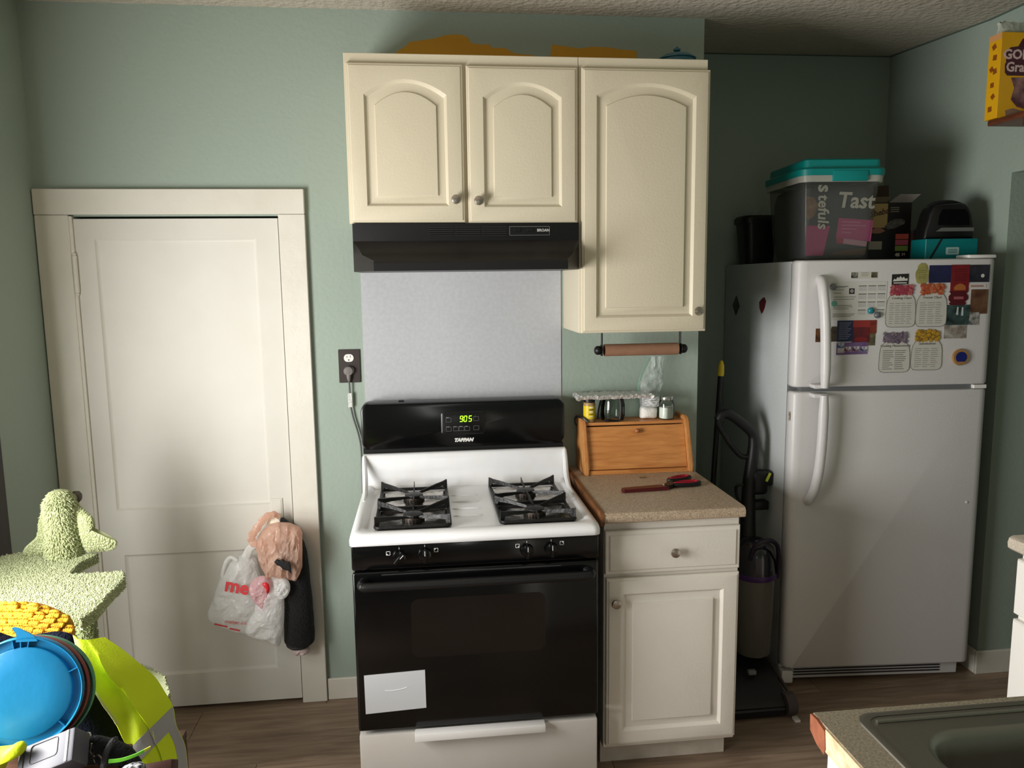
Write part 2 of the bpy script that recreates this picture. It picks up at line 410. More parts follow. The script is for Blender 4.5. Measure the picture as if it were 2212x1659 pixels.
# door and its casing
CY = -.022
def board(name, x0, x1, z0, z1, y0=CY, y1=0.0, bev=.002):
    return struct(B().box(x0, x1, y0, y1, z0, z1, bev, 1).done(name, M_TRIM))
board('trim_3', XL+.004, DX0+.002, 0, DZ+.004)
board('trim_4', DX1-.002, -.184, 0, DZ+.004)
board('trim_5', XL+.004, -.184, DZ+.005, 1.988, CY-.003)
struct(B().box(DX0, DX0+.012, CY+.006, .074, .0, DZ, .001, 1).box(DX1-.004, DX1, .035, .074, 0, DZ).done('trim_6', M_TRIM))
dr = thing('door_1', None, None, ((DX0+DX1)/2, .015, .012), kind='structure')
sx0, sx1, sz0, sz1, yf = DX0+.013, DX1-.007, .014, DZ-.009, -.006
def panel_slab(b, x0, x1, z0, z1, yb, yf, panels):
    """flat slab with recessed rectangular panels cut into its face"""
    xs = sorted({x0, x1, *[q for p in panels for q in (p[0], p[1])]}); zz = sorted({z0, z1, *[q for p in panels for q in (p[2], p[3])]})
    for i in range(len(xs)-1):
        for j in range(len(zz)-1):
            cx, c2 = (xs[i]+xs[i+1])/2, (zz[j]+zz[j+1])/2
            if any(p[0] < cx < p[1] and p[2] < c2 < p[3] for p in panels): continue
            v = [b.bm.verts.new(q) for q in ((xs[i], yf, zz[j]), (xs[i+1], yf, zz[j]), (xs[i+1], yf, zz[j+1]), (xs[i], yf, zz[j+1]))]
            b.bm.faces.new(v)
    for a, c, d, e in panels:
        R = lambda k, y: [Vector((a+k, y, d+k)), Vector((c-k, y, d+k)), Vector((c-k, y, e-k)), Vector((a+k, y, e-k))]
        b.rings([R(0, yf), R(.002, yf+.003), R(.010, yf+.0085), R(.013, yf+.009)], cap0=False)
    O = [(x0, z0), (x1, z0), (x1, z1), (x0, z1)]
    b.rings([[Vector((x, yf, z)) for x, z in O], [Vector((x, yb, z)) for x, z in O]], cap0=False)
    bmesh.ops.remove_doubles(b.bm, verts=list(b.bm.verts), dist=.0001)
    return b
panel_slab(B(), sx0, sx1, sz0, sz1, .034, yf, [(-.925, -.362, .812, 1.814), (-.912, -.370, .146, .637)]).done('slab', M_DOOR, dr)
b = B(); b.cyl((sx0-.003, -.014, 1.625), (sx0-.003, -.014, 1.755), .0085, n=12)
for z in (1.650, 1.677, 1.703, 1.729): b.cyl((sx0-.003, -.014, z-.0012), (sx0-.003, -.014, z+.0012), .0094, n=12)
b.ell((sx0-.003, -.014, 1.760), (.007, .007, .008)); b.ell((sx0-.003, -.014, 1.620), (.007, .007, .008))
b.box(sx0-.016, sx0-.004, -.013, -.004, 1.63, 1.75); b.done('hinge', M_TRIM, dr)
pl = B().box(-.367, -.319, -.0105, -.006, .688, .834, .0015, 1).done('latch_plate', M_DOOR, dr)
B().box(-.362, -.324, -.012, -.0095, .70, .829, .001, 1).done('plate_rim', M_DOOR, pl)
B().lathe([(.012, -.006), (.011, -.03), (.016, -.036), (.027, -.045), (.029, -.055), (.024, -.066), (.008, -.071)], (-.345, 0, .752), 'y', 24).done('knob', mat('cream_ceramic', (232, 226, 210), .2), dr)

# baseboards
def bb(name, pts, h=.088, t=.014, m=M_TRIM):
    b = B()
    for (x0, y0, x1, y1) in pts: b.box(min(x0, x1), max(x0, x1), min(y0, y1), max(y0, y1), 0, h, .003, 1)
    return struct(b.done(name, m))
bb('baseboard_back', [(-.182, -.014, .79, 0)])
bb('baseboard_alcove', [(XE, YA-.014, XR, YA)])
bb('baseboard_right', [(XR-.014, -.163, XR, YA-.014)], .1)
bb('baseboard_passage', [(XR-.014, -.178, XH, -.163)], .1)
bb('baseboard_left', [(XL, -1.0, XL+.014, -.03)])
# window in the left wall: dark wood casing at its edge, sash bars and panes
def window(name, fn, w0, w1, z0, z1, mt):
    t = thing(name, None, None, fn((w0+w1)/2, 0, z0), kind='structure')
    def bx(a0, a1, d0, d1, c0, c1, nm, m):
        p, q = fn(a0, d0, c0), fn(a1, d1, c1)
        B().box(min(p[0], q[0]), max(p[0], q[0]), min(p[1], q[1]), max(p[1], q[1]), c0, c1, .002, 1).done(nm, m, t)
    for a0, a1, c0, c1 in ((w0, w0+.03, z0, z1), (w1-.03, w1, z0, z1), (w0+.03, w1-.03, z1-.03, z1), (w0+.03, w1-.03, z0, z0+.03), (w0+.03, w1-.03, (z0+z1)/2-.012, (z0+z1)/2+.012)):
        bx(a0, a1, .06, .10, c0, c1, 'sash_rail', M_TRIM)
    bx(w0+.03, w1-.03, .076, .080, z0+.03, (z0+z1)/2-.012, 'pane', M_GLASS); bx(w0+.03, w1-.03, .076, .080, (z0+z1)/2+.012, z1-.03, 'pane', M_GLASS)
    bx(w0-.06, w1+.06, -.03, .06, z0-.02, z0, 'sill', mt)
    return t
window('window_1', lambda a, d, z: (XL-d, a, z), WLY0, WLY1, WLZ0, WLZ1, M_TRIM)
window('window_2', lambda a, d, z: (a, YR-d, z), WRX0, WRX1, WRZ0, WRZ1, M_TRIM)
# ================================================================ cabinets
def arch_ring(x0, x1, z0, z1, y, rise, n=13):
    """outline counter-clockwise from bottom left; the top edge is an arc that rises in the middle"""
    r = [Vector((x0, y, z0)), Vector((x1, y, z0))]
    for k in range(n):
        t = k/(n-1); r.append(Vector((x1+(x0-x1)*t, y, z1+rise*(1-(2*t-1)**2))))
    return r
def panel_door(x0, x1, z0, z1, yb, yf, ins, rise, m, name, parent, warp=0):
    """raised-panel door: ins=(side, bottom, top) margins of the panel"""
    s, bt, tp = ins
    def R(k, y, a=0, e=0): return arch_ring(x0+s*a+k, x1-s*a-k, z0+bt*a+k, z1-tp*a-k, y, rise*a*e if a else 0)
    rs = [R(0, yb), R(0, yf+.008), R(.0025, yf+.005), R(.006, yf+.0045), R(.009, yf+.001), R(.013, yf),
          R(0, yf, 1, 1), R(.003, yf+.0025, 1, 1), R(.009, yf+.0098, 1, 1), R(.014, yf+.0105, 1, .98), R(.033, yf+.006, 1, .9), R(.0355, yf+.0012, 1, .9), R(.042, yf+.0004, 1, .88)]
    if warp:
        for r in rs[7:11]:
            for p in r: p.x += warp*noise.noise(Vector((p.x*4, p.z*9, 1.7)))
    return B().rings(rs).done(name, m, parent, smooth=28)
def knob(x, z, yf, parent, r=.016):
    return B().lathe([(.0065, 0), (.006, -.010), (r*.9, -.014), (r, -.018), (r*.92, -.023), (r*.5, -.0255), (.001, -.026)], (x, yf, z), 'y', 22).done('knob', M_KNOB, parent)
# double wall cabinet over the range
t = thing('wall_cabinet', 'cream two-door wall cabinet with arched panels above the black range hood', 'cabinet', (.387, -.15, 1.842))
B().box(.002, .774, -.3045, -.001, 1.842, 2.386, .0015, 1).done('body', M_CAB, t)
d = panel_door(.010, .386, 1.844, 2.352, -.3045, -.325, (.054, .054, .098), .047, M_CAB, 'door', t, .006); knob(.355, 1.918, -.325, d)
d = panel_door(.397, .768, 1.840, 2.349, -.3045, -.325, (.054, .054, .098), .047, M_CAB, 'door', t, .004); knob(.431, 1.914, -.325, d)
# tall wall cabinet
t = thing('wall_cabinet', 'tall cream single-door wall cabinet with one arched panel and paper towel holder below', 'cabinet', (1.0, -.15, 1.463))
B().box(.7755, 1.224, -.3045, -.001, 1.4635, 2.386, .0015, 1).done('body', M_CAB, t)
d = panel_door(.783, 1.2285, 1.4635, 2.349, -.3045, -.325, (.050, .053, .088), .040, M_CAB, 'door', t); knob(1.195, 1.535, -.325, d)
# base cabinet
t = thing('base_cabinet', 'white base cabinet with one drawer and one door beside the range', 'cabinet', (1.025, -.3, 0))
B().box(.7975, 1.2525, -.60, -.001, .088, .8765, .0015, 1).done('body', M_CABW, t)
B().box(.8, 1.2425, -.545, -.02, 0, .0885).done('toe_kick', mat('scuffed_white', (206, 199, 188), .5, var=(14, (188, 178, 164), .2)), t)
d = panel_door(.7985, 1.2505, .7, .846, -.60, -.622, (.0, .0, .0), 0, M_CABW, 'drawer', t) if False else None
x0, x1, z0, z1 = .7985, 1.2505, .700, .846
R = lambda k, y: [Vector((x0+k, y, z0+k)), Vector((x1-k, y, z0+k)), Vector((x1-k, y, z1-k)), Vector((x0+k, y, z1-k))]
d = B().rings([R(0, -.6), R(0, -.614), R(.003, -.617), R(.012, -.6175), R(.016, -.6215), R(.02, -.622)]).done('drawer', M_CABW, t, smooth=28); knob(1.025, .771, -.622, d)
d = panel_door(.803, 1.2505, .105, .686, -.60, -.622, (.054, .050, .052), 0, M_CABW, 'door', t); knob(.831, .609, -.622, d)
# worktop with a rolled front edge and a brown edge band on the range side
prof = [(0, .8775), (-.632, .8775), (-.640, .882), (-.643, .892), (-.642, .903), (-.636, .911), (-.626, .914), (0, .914)]
ct = tag(B().prism(prof, lambda a, c, d: Vector((d, a, c)), .790, 1.2565).done('countertop', M_COUNT), 'speckled beige laminate countertop over the white base cabinet', 'countertop')
B().prism([(0, .8725), (-.640, .8725), (-.648, .885), (-.642, .908), (-.628, .916), (0, .916)], lambda a, c, d: Vector((d, a, c)), .7775, .7902).done('edge_band', M_EDGE, ct, label='brown wooden edge band')

# ================================================================ range hood
t = thing('range_hood', 'black range hood with vent slots under the two-door wall cabinet', 'range hood', (.392, -.2, 1.682))
def hr(pts, z): return [Vector((x, y, z)) for x, y in pts]
up = [(.012, -.001), (.012, -.325), (.014, -.3255), (.770, -.3255), (.772, -.325), (.772, -.001)]
mid = [(.012, -.001), (.012, -.325), (.045, -.385), (.740, -.385), (.772, -.325), (.772, -.001)]
lip = [(.012, -.001), (.012, -.325), (.085, -.450), (.711, -.450), (.772, -.325), (.772, -.001)]
b = B(); b.rings([hr(up, 1.8415), hr(up, 1.784), hr([(a if i not in (2, 3) else (.03 if i == 2 else .755), c if i not in (2, 3) else -.345) for i, (a, c) in enumerate(up)], 1.762), hr(mid, 1.737), hr([(a, c+.006 if i in (2, 3) else c) for i, (a, c) in enumerate(lip)], 1.717), hr(lip, 1.708), hr(lip, 1.684)])
b.done('body', M_HOOD, t, smooth=25)
for g in range(3):
    x0 = .265+g*.0895
    v = B().box(x0, x0+.080, -.3262, -.3245, 1.797, 1.832).done('vent', mat('vent_dark', (3, 3, 3), .9), t)
    for k in range(5): B().box(x0-.001, x0+.081, -.3285, -.3250, 1.7985+k*.0071, 1.8018+k*.0071, .0006, 1).done('slat', M_HOODL, v)
pn = B().box(.532, .672, -.3275, -.3245, 1.799, 1.831, .001, 1).done('control_panel', M_BLACKS, t)
b = B()
for z in (1.8005, 1.8295): b.box(.534, .670, -.3279, -.3272, z-.0006, z+.0006)
for x in (.534, .670): b.box(x-.0006, x+.0006, -.3279, -.3272, 1.8005, 1.8295)
b.done('panel_outline', mat('grey_print', (120, 118, 116), .6), pn)
for x, w in ((.560, .024), (.603, .022)): B().box(x-w/2, x+w/2, -.331, -.3272, 1.812, 1.823, .001, 1).done('rocker_switch', M_BLACKS, pn)
text('BROAN', .0125, facing((.649, -.3278, 1.8165)), mat('silver_print', (190, 188, 184), .5), pn, bold=.0004)

# ================================================================ gas range
t = thing('gas_range', 'white and black gas range with four burners and a black oven door', 'range', (.381, -.36, 0))
RG = t
B().box(.004, .758, -.64, -.03, .02, .866, .003, 1).done('body', M_BLACKS, t)
for x in (.05, .71):
    for y in (-.60, -.08): B().cyl((x, y, 0), (x, y, .03), .018, n=12).done('foot', M_BLACKM, t)
# cooktop: rolled rim round a recessed well
def rr(x0, x1, y0, y1, r, z, n=6):
    p = []
    for cx, cy, a in ((x1-r, y0+r, -PI/2), (x1-r, y1-r, 0), (x0+r, y1-r, PI/2), (x0+r, y0+r, PI)):
        for k in range(n+1): p.append(Vector((cx+r*math.cos(a+k*PI/2/n), cy+r*math.sin(a+k*PI/2/n), z)))
    return p
X0, X1, Y0, Y1 = -.002, .764, -.712, -.085
ck = B().rings([rr(X0+.004, X1-.004, Y0+.012, Y1, .02, .8655), rr(X0, X1, Y0+.004, Y1, .022, .868), rr(X0, X1, Y0, Y1, .024, .884), rr(X0+.003, X1-.003, Y0+.005, Y1, .026, .896), rr(X0+.014, X1-.014, Y0+.020, Y1, .028, .902),
    rr(X0+.024, X1-.024, Y0+.034, Y1, .03, .9025), rr(X0+.034, X1-.034, Y0+.052, Y1, .035, .899), rr(X0+.042, X1-.042, Y0+.066, Y1, .04, .8915), rr(X0+.05, X1-.05, Y0+.075, Y1, .04, .890)]).done('cooktop', M_ENAMEL, t, smooth=60)
pr = [(-.088, .8905), (-.150, .8905), (-.146, .8935), (-.136, .902), (-.130, .918), (-.127, .95), (-.124, .990), (-.120, 1.008), (-.112, 1.0145), (-.095, 1.0145), (-.088, 1.010)]
B().prism(pr, lambda a, c, d: Vector((d, a, c)), X0+.003, X1-.003).done('rear_riser', M_ENAMEL, t, smooth=50)
for s in (0, 1):   # raised sides of the riser run forward into the rim
    x = X0+.004 if s == 0 else X1-.004
    sg = 1 if s == 0 else -1
    pts = [(x+sg*.002, -.118, 1.008), (x+sg*.004, -.14, .985), (x+sg*.007, -.17, .945), (x+sg*.010, -.21, .918), (x+sg*.013, -.27, .902), (x+sg*.014, -.34, .897)]
    B().tube(smooth_path(pts, 14), [.007+.003*math.sin(PI*k/14) for k in range(15)], 8).done('corner_roll', M_ENAMEL, t)
for x, y0, y1 in [(.335, -.30, -.255), (.335, -.38, -.335), (.335, -.46, -.415), (.335, -.54, -.495)]:   # pressed ribs beside the left grate
    B().ell((x+.03, (y0+y1)/2, .8905), (.05, .004, .0035), 12, 6).done('rib', M_ENAMEL, t)
for y in (-.28, -.36, -.44, -.52): B().ell((.700, y, .8905), (.035, .004, .0035), 12, 6).done('rib', M_ENAMEL, t)
# back guard
b = B(); b.box(0, .758, -.088, -.03, 1.0, 1.03, .002, 1); b.done('guard_base', M_BLACKS, t)
def gr(x0, x1, z0, z1, r, y): return [Vector((p.x, y, p.y)) for p in rr(x0, x1, z0, z1, r, 0)]
bg = B().rings([gr(-.004, .760, 1.030, 1.203, .03, -.030), gr(-.004, .760, 1.030, 1.203, .03, -.098), gr(-.001, .757, 1.033, 1.200, .028, -.104), gr(.006, .750, 1.040, 1.193, .024, -.106)]).done('back_guard', M_BLACK, t, smooth=40)
B().box(.135, .155, -.07, -.05, 1.202, 1.2075, .001, 1).done('vent_tab', M_BLACKS, bg)
cp = B().rings([gr(.292, .456, 1.078, 1.166, .012, -.106), gr(.292, .456, 1.078, 1.166, .012, -.110), gr(.296, .452, 1.082, 1.162, .010, -.1125)]).done('clock_panel', mat('clock_black', (16, 16, 16), .3), bg, smooth=40)
# green seven-segment time
SEG = {'9': 'abcdfg', '0': 'abcdef', '5': 'acdfg'}
M_LED = mat('green_led', (150, 255, 40), .5, emit=((150, 255, 30), 2.6))
def digit(ch, x, z, w=.0095, h=.0205, y=-.1135):
    b = B(); q = .0022
    sk = lambda zz: (zz-z)*.12
    S = {'a': (0, w, h, h), 'd': (0, w, 0, 0), 'g': (0, w, h/2, h/2), 'f': (0, 0, h/2, h), 'b': (w, w, h/2, h), 'e': (0, 0, 0, h/2), 'c': (w, w, 0, h/2)}
    for s in SEG[ch]:
        a0, a1, c0, c1 = S[s]
        if a0 == a1: poly = [(x+a0-q/2+sk(z+c0), z+c0+q*.5), (x+a0+q/2+sk(z+c0), z+c0+q*.5), (x+a0+q/2+sk(z+c1), z+c1-q*.5), (x+a0-q/2+sk(z+c1), z+c1-q*.5)]
        else: poly = [(x+a0+sk(z+c0), z+c0-q/2), (x+a1+sk(z+c0), z+c0-q/2), (x+a1+sk(z+c0), z+c0+q/2), (x+a0+sk(z+c0), z+c0+q/2)]
        b.prism(poly, lambda a, c, dd: Vector((a, dd, c)), y, y+.0008)
    return b.done('digit', M_LED, cp, smooth=0)
digit('9', .3615, 1.128); digit('0', .3765, 1.128); digit('5', .3945, 1.128)
b = B()
for z in (1.1335, 1.143): b.box(.3735, .3755, -.1135, -.1127, z-.001, z+.001)
b.done('colon', M_LED, cp, smooth=0)
M_PRG = mat('panel_print', (96, 96, 96), .6)
def outline(x0, x1, z0, z1, y, nm, par, w=.0005, m=M_PRG):
    b = B()
    for z in (z0, z1): b.box(x0, x1, y-.0004, y, z-w, z+w)
    for x in (x0, x1): b.box(x-w, x+w, y-.0004, y, z0, z1)
    return b.done(nm, m, par, smooth=0)
for x, z, s in ((.310, 1.128, 'bake'), (.310, 1.093, 'broil'), (.337, 1.093, 'timer'), (.358, 1.093, 'clock'), (.379, 1.093, 'start'), (.413, 1.130, '+'), (.413, 1.095, '-')):
    outline(x, x+.019, z, z+.015, -.1125, 'key_outline', cp)
    text(s, .0055, facing((x+.006, -.1127, z+.0165)), mat('key_print', (170, 170, 168), .6), cp)
text('TAPPAN', .0175, facing((.374, -.1066, 1.056)), mat('logo_silver', (215, 213, 210), .35), bg, name='logo', shear=.3, bold=.0013, sx=1.08)
# front control panel
cpf = B().box(.002, .760, -.692, -.64, .787, .8655, .006, 2).done('control_panel', M_BLACK, t)
for i, (x, z, rot) in enumerate(((.145, .826, .75), (.222, .830, 0), (.534, .826, 0), (.610, .827, 0))):
    k = B().lathe([(.021, -.692), (.0205, -.699), (.019, -.704), (.012, -.706), (.001, -.7065)], (x, 0, z), 'y', 26).done('burner_knob', M_BLACK, cpf)
    c, s = math.cos(rot), math.sin(rot)
    b = B(); b.box(-.0055, .0055, -.722, -.700, -.0205, .0205, .003, 2)
    for v in b.bm.verts: v.co = Vector((x+v.co.x*c+v.co.z*s, v.co.y, z-v.co.x*s+v.co.z*c))
    b.done('grip', M_BLACK, k)
    b = B(); b.box(-.0008, .0008, -.7226, -.7215, .004, .019)
    for v in b.bm.verts: v.co = Vector((x+v.co.x*c+v.co.z*s, v.co.y, z-v.co.x*s+v.co.z*c))
    b.done('pointer', mat('white_print', (220, 220, 218), .5), k)
    B().box(x-.0006, x+.0006, -.6928, -.6915, z+.023, z+.029).done('off_mark', MATS['white_print'], cpf)
for x, z, dx, dz in ((.112, .838, -1, -1), (.256, .841, -1, 1), (.505, .841, 1, -1), (.643, .843, 1, 1)):
    o = outline(x-.0055, x+.0055, z-.0055, z+.0055, -.6922, 'burner_mark', cpf, .0006, MATS['white_print'])
    B().box(x+dx*.003-.0014, x+dx*.003+.0014, -.6926, -.692, z+dz*.003-.0014, z+dz*.003+.0014).done('burner_dot', MATS['white_print'], o)
# oven door, window, handle
od = B().box(.003, .759, -.695, -.642, .268, .782, .008, 3).done('oven_door', M_BLACK, t)
B().prism([(p.x, p.y) for p in rr(.175, .590, .500, .690, .025, 0)], lambda a, c, d: Vector((a, d, c)), -.6956, -.690).done('oven_window', mat('tinted_oven_glass', (22, 17, 14), .14, var=(4, (13, 11, 10), .3)), od)
b = B(); b.tube(smooth_path([(.040, -.690, .752), (.032, -.715, .752), (.040, -.733, .752), (.075, -.738, .752), (.38, -.738, .752), (.687, -.738, .752), (.722, -.733, .752), (.730, -.715, .752), (.722, -.690, .752)], 48), .014, 12)
b.done('handle', M_BLACKS, od)
B().box(.09, .64, -.6965, -.694, .771, .774).done('vent_line', M_GREYD, od)
# storage drawer
dw = B().box(.004, .758, -.690, -.645, .035, .252, .006, 2).done('storage_drawer', M_DRAWER, t)
B().box(.176, .585, -.722, -.688, .236, .262, .003, 2).done('drawer_handle', mat('white_handle', (228, 226, 224), .3), dw)
# grates, drip pans, burners
def wing(b, p, q, h0, h1, z, w=.0042):
    """cast-iron arm: a foot at p, its top sloping down to q, open underneath"""
    p, q = Vector((p[0], p[1], 0)), Vector((q[0], q[1], 0)); n = (q-p).normalized(); t_ = n.copy(); n = Vector((-n.y, n.x, 0))*w
    def sec(c, zz, hh): return [c-n+Vector((0, 0, zz)), c+n+Vector((0, 0, zz)), c+n*.6+Vector((0, 0, hh)), c-n*.6+Vector((0, 0, hh))]
    L_ = (q-p).length
    b.rings([sec(p, z, h0), sec(p+t_*.010, z, h0-.002), sec(p+t_*.016, h0-.019, h0-.0035), sec(p.lerp(q, .4), (h0*.6+h1*.4)-.0125, h0*.6+h1*.4), sec(q-t_*.006, h1-.008, h1), sec(q, h1-.006, h1-.002)])
for gi, (gx0, gx1) in enumerate(((.072, .302), (.462, .698))):
    gy0, gy1 = -.636, -.192; gz = .8915
    cx = (gx0+gx1)/2
    for cy in (-.545, -.318):
        pan = B().rings([rr(gx0+.006, gx1-.006, cy-.105, cy+.105, .012, gz+.002), rr(gx0+.012, gx1-.012, cy-.099, cy+.099, .012, gz+.004), rr(gx0+.03, gx1-.03, cy-.08, cy+.08, .03, gz-.006), rr(cx-.05, cx+.05, cy-.05, cy+.05, .05, gz-.010), rr(cx-.04, cx+.04, cy-.04, cy+.04, .04, gz-.010)]).done('drip_pan', M_CHROME, t, smooth=50)
        B().lathe([(.048, gz-.0095), (.046, gz-.004), (.034, gz-.002), (.033, gz-.009)], (cx, cy, 0), 'z', 28).done('rust_ring', M_RUST, pan)
        bu = B().lathe([(.034, gz-.009), (.035, gz+.010), (.033, gz+.015), (.030, gz+.016)], (cx, cy, 0), 'z', 32).done('burner_head', mat('burner_alloy', (70, 62, 56), .5, metal=.8), t)
        B().lathe([(.031, gz+.0155), (.032, gz+.019), (.030, gz+.023), (.012, gz+.025), (.001, gz+.025)], (cx, cy, 0), 'z', 28).done('burner_cap', M_IRON, bu)
        b = B()
        for k in range(20):
            a = 2*PI*k/20; b.box(-.002, .002, .033, .0365, gz+.002, gz+.010, xf=Matrix.Translation((cx, cy, 0)) @ Matrix.Rotation(a, 4, 'Z'))
        b.done('flame_ports', M_IRON, bu)
    b = B()
    fr_ = rr(gx0, gx1, gy0, gy1, .014, 0)
    b.tube([Vector((p.x, p.y, gz+.007)) for p in fr_]+[Vector((fr_[0].x, fr_[0].y, gz+.007))], .0062, 6, cap=False)
    b.box(gx0, gx1, -.436, -.426, gz+.002, gz+.013)
    zt = .922
    for cy, y0, y1 in ((-.545, gy0, -.431), (-.318, -.431, gy1)):
        for sx_ in (gx0, gx1):
            s = 1 if sx_ == gx0 else -1
            for ye, yi in ((y0+.012, cy-.030), (y1-.008, cy+.030)):
                wing(b, (sx_-s*.002, ye), (cx-s*.020, yi), zt+.010, zt-.006, gz+.004)
        b.box(cx-.0016, cx+.0016, y0+.002, cy-.030, zt-.014, zt-.004); b.box(cx-.0016, cx+.0016, cy+.030, y1, zt-.014, zt-.004)
        wing(b, (cx, y1-.001), (cx, cy+.028), zt+.004, zt-.006, gz+.006, .0022); wing(b, (cx, y0+.001), (cx, cy-.028), zt-.002, zt-.006, gz+.006, .0022)
    b.done('grate', M_IRON, t, smooth=30)

# magnetic sheet on the oven door
ms = tag(B().prism([(.026, .454), (.212, .4595), (.213, .335), (.027, .328)], lambda a, c, d: Vector((a, d, c)), -.6972, -.695).done('magnetic_sheet', mat('grey_magnet_sheet', (196, 198, 202), .5)), 'plain light grey magnetic sheet on the lower corner of the oven door', 'magnet')
B().tube(smooth_path([(.088, -.6976, .401), (.112, -.6979, .400), (.135, -.6979, .402), (.156, -.6976, .407)], 10), .0008, 6).done('scratch', mat('scratch_white', (240, 240, 240), .6), ms)

# backsplash sheet behind the range
tag(B().box(.0075, .766, -.0035, -.0002, 1.0, 1.690).done('backsplash', M_PANEL), 'glossy pale grey sheet on the wall between range and hood', 'backsplash')

# outlet, plug and cord
t = thing('wall_outlet', 'white duplex outlet in a dark brown cover plate beside the range', 'outlet', (-.046, -.004, 1.272))
B().box(-.0865, -.0065, -.006, 0, 1.2725, 1.3985, .0012, 1).done('cover_plate', mat('dark_brown_plate', (46, 36, 32), .45), t)
def recept(z):
    b = B(); b.prism([(p.x, p.y) for p in rr(-.066, -.030, z-.0145, z+.0145, .0135, 0)], lambda a, c, d: Vector((a, d, c)), -.0085, -.005)
    o = b.done('receptacle', M_WHITEP, t)
    for x, w, h in ((-.0545, .0016, .0075), (-.042, .0016, .009)): B().box(x-w/2, x+w/2, -.0090, -.0083, z+.001, z+.001+h).done('slot', M_BLACKM, o)
    B().cyl((-.048, -.0090, z-.0075), (-.048, -.0083, z-.0075), .0026, n=10).done('slot', M_BLACKM, o)
recept(1.3665); recept(1.3185)
t = thing('power_cord', 'grey plug and thin cord hanging down behind the range', 'cord', (-.04, -.02, 1.0))
B().lathe([(.0185, -.0085), (.0185, -.020), (.016, -.026), (.004, -.0275)], (-.050, 0, 1.318), 'y', 24).done('plug', M_GREYP, t)
B().tube([(-.050, -.018, 1.312), (-.0495, -.018, 1.295), (-.049, -.017, 1.282)], [.0095, .0085, .006], 10).done('strain_relief', M_GREYP, t)
B().tube(smooth_path([(-.0492, -.017, 1.284), (-.0485, -.016, 1.25), (-.0475, -.014, 1.19), (-.040, -.012, 1.14), (-.022, -.012, 1.07), (-.014, -.014, 1.0), (-.014, -.02, .80), (-.012, -.025, .5), (-.010, -.03, .32)], 40), .0034, 8).done('cable', mat('dark_grey_cable', (84, 82, 82), .5), t)
B().box(-.056, -.0405, -.0195, -.0175, 1.180, 1.234, .0005, 1).done('cord_tag', mat('paper_tag', (222, 222, 218), .6, var=(120, (188, 188, 186), .1)), t)
# ================================================================ on and above the worktop
# teal pot lid on top of the tall cabinet
t = thing('teal_casserole', 'teal lidded dish with a knob on top of the tall wall cabinet', 'dish', (1.165, -.15, 2.386))
M_TEALG = mat('teal_glaze', (18, 92, 110), .2, coat=.4)
B().lathe([(.050, 2.3865), (.064, 2.395), (.066, 2.415), (.064, 2.424)], (1.165, -.15, 0), 'z', 32).done('bowl', M_TEALG, t)
ld = B().lathe([(.068, 2.4245), (.068, 2.428), (.052, 2.439), (.028, 2.446), (.010, 2.448)], (1.165, -.15, 0), 'z', 32).done('lid', M_TEALG, t)
B().lathe([(.008, 2.447), (.007, 2.453), (.013, 2.457), (.013, 2.462), (.005, 2.467), (.004, 2.470), (.001, 2.471)], (1.165, -.15, 0), 'z', 20).done('lid_knob', M_TEALG, ld)

# paper towel holder with an empty tube
t = thing('towel_holder', 'black metal paper towel holder fixed under the tall wall cabinet', 'towel holder', (1.045, -.15, 1.365))
B().box(.885, 1.203, -.162, -.138, 1.4595, 1.4634, .001, 1).done('mounting_plate', M_BLACKS, t)
for x, s in ((.894, -1), (1.194, 1)):
    B().box(x-.0022, x+.0022, -.157, -.143, 1.366, 1.462, .001, 1).done('strap', M_BLACKS, t)
    B().lathe([(.004, 0), (.020, .002*s), (.021, .004*s)], (x, -.15, 1.387), 'x', 24).ell((x+s*.014, -.15, 1.387), (.016, .0175, .0175)).done('end_knob', M_BLACKS, t)
tag(B().lathe([(.0225, .903), (.0225, 1.185), (.0205, 1.185), (.0205, .903), (.0225, .903)], (0, -.15, 1.387), 'x', 30, cap=False).done('cardboard_tube', mat('brown_cardboard', (150, 112, 88), .8, var=(30, (138, 100, 76), .3))), 'bare brown cardboard tube on the paper towel holder', 'cardboard tube')

# bread box
t = thing('bread_box', 'oak bread box with a slanted front and small knob on the beige countertop', 'bread box', (1.036, -.085, .914))
side = [(-.001, .9145), (-.172, .9145), (-.175, .925), (-.171, .945), (-.122, 1.098), (-.112, 1.112), (-.098, 1.120), (-.001, 1.120)]
for x0, x1 in ((.8245, .8425), (1.2295, 1.2475)):
    b = B(); b.prism(side, lambda a, c, d: Vector((d, a, c)), x0, x1)
    bmesh.ops.bevel(b.bm, geom=[e for e in b.bm.edges if abs(e.verts[0].co.x-e.verts[1].co.x) < 1e-5], offset=.003, segments=2, affect='EDGES')
    b.done('side_board', M_OAKV, t, smooth=50)
B().box(.8425, 1.2295, -.108, -.002, 1.094, 1.105).done('top_board', M_OAK, t)
B().box(.8425, 1.2295, -.164, -.002, .9146, .930).done('bottom_rail', M_OAK, t)
B().box(.8425, 1.2295, -.010, -.002, .930, 1.094).done('back_board', M_OAK, t)
dv = Vector((0, .051, .157)).normalized()
dn_ = Vector((0, -dv.z, dv.y))
b = B(); p0 = Vector((0, -.159, .9335)); L = .1635
b.rings([[p0+Vector((.844, 0, 0)), p0+Vector((1.228, 0, 0)), p0+dv*L+Vector((1.228, 0, 0)), p0+dv*L+Vector((.844, 0, 0))], [p0-dn_*.008+Vector((.844, 0, 0)), p0-dn_*.008+Vector((1.228, 0, 0)), p0+dv*L-dn_*.008+Vector((1.228, 0, 0)), p0+dv*L-dn_*.008+Vector((.844, 0, 0))]])
dr_ = b.done('door', M_OAK, t, smooth=0)
kc = p0+dv*.142+Vector((1.040, 0, 0))
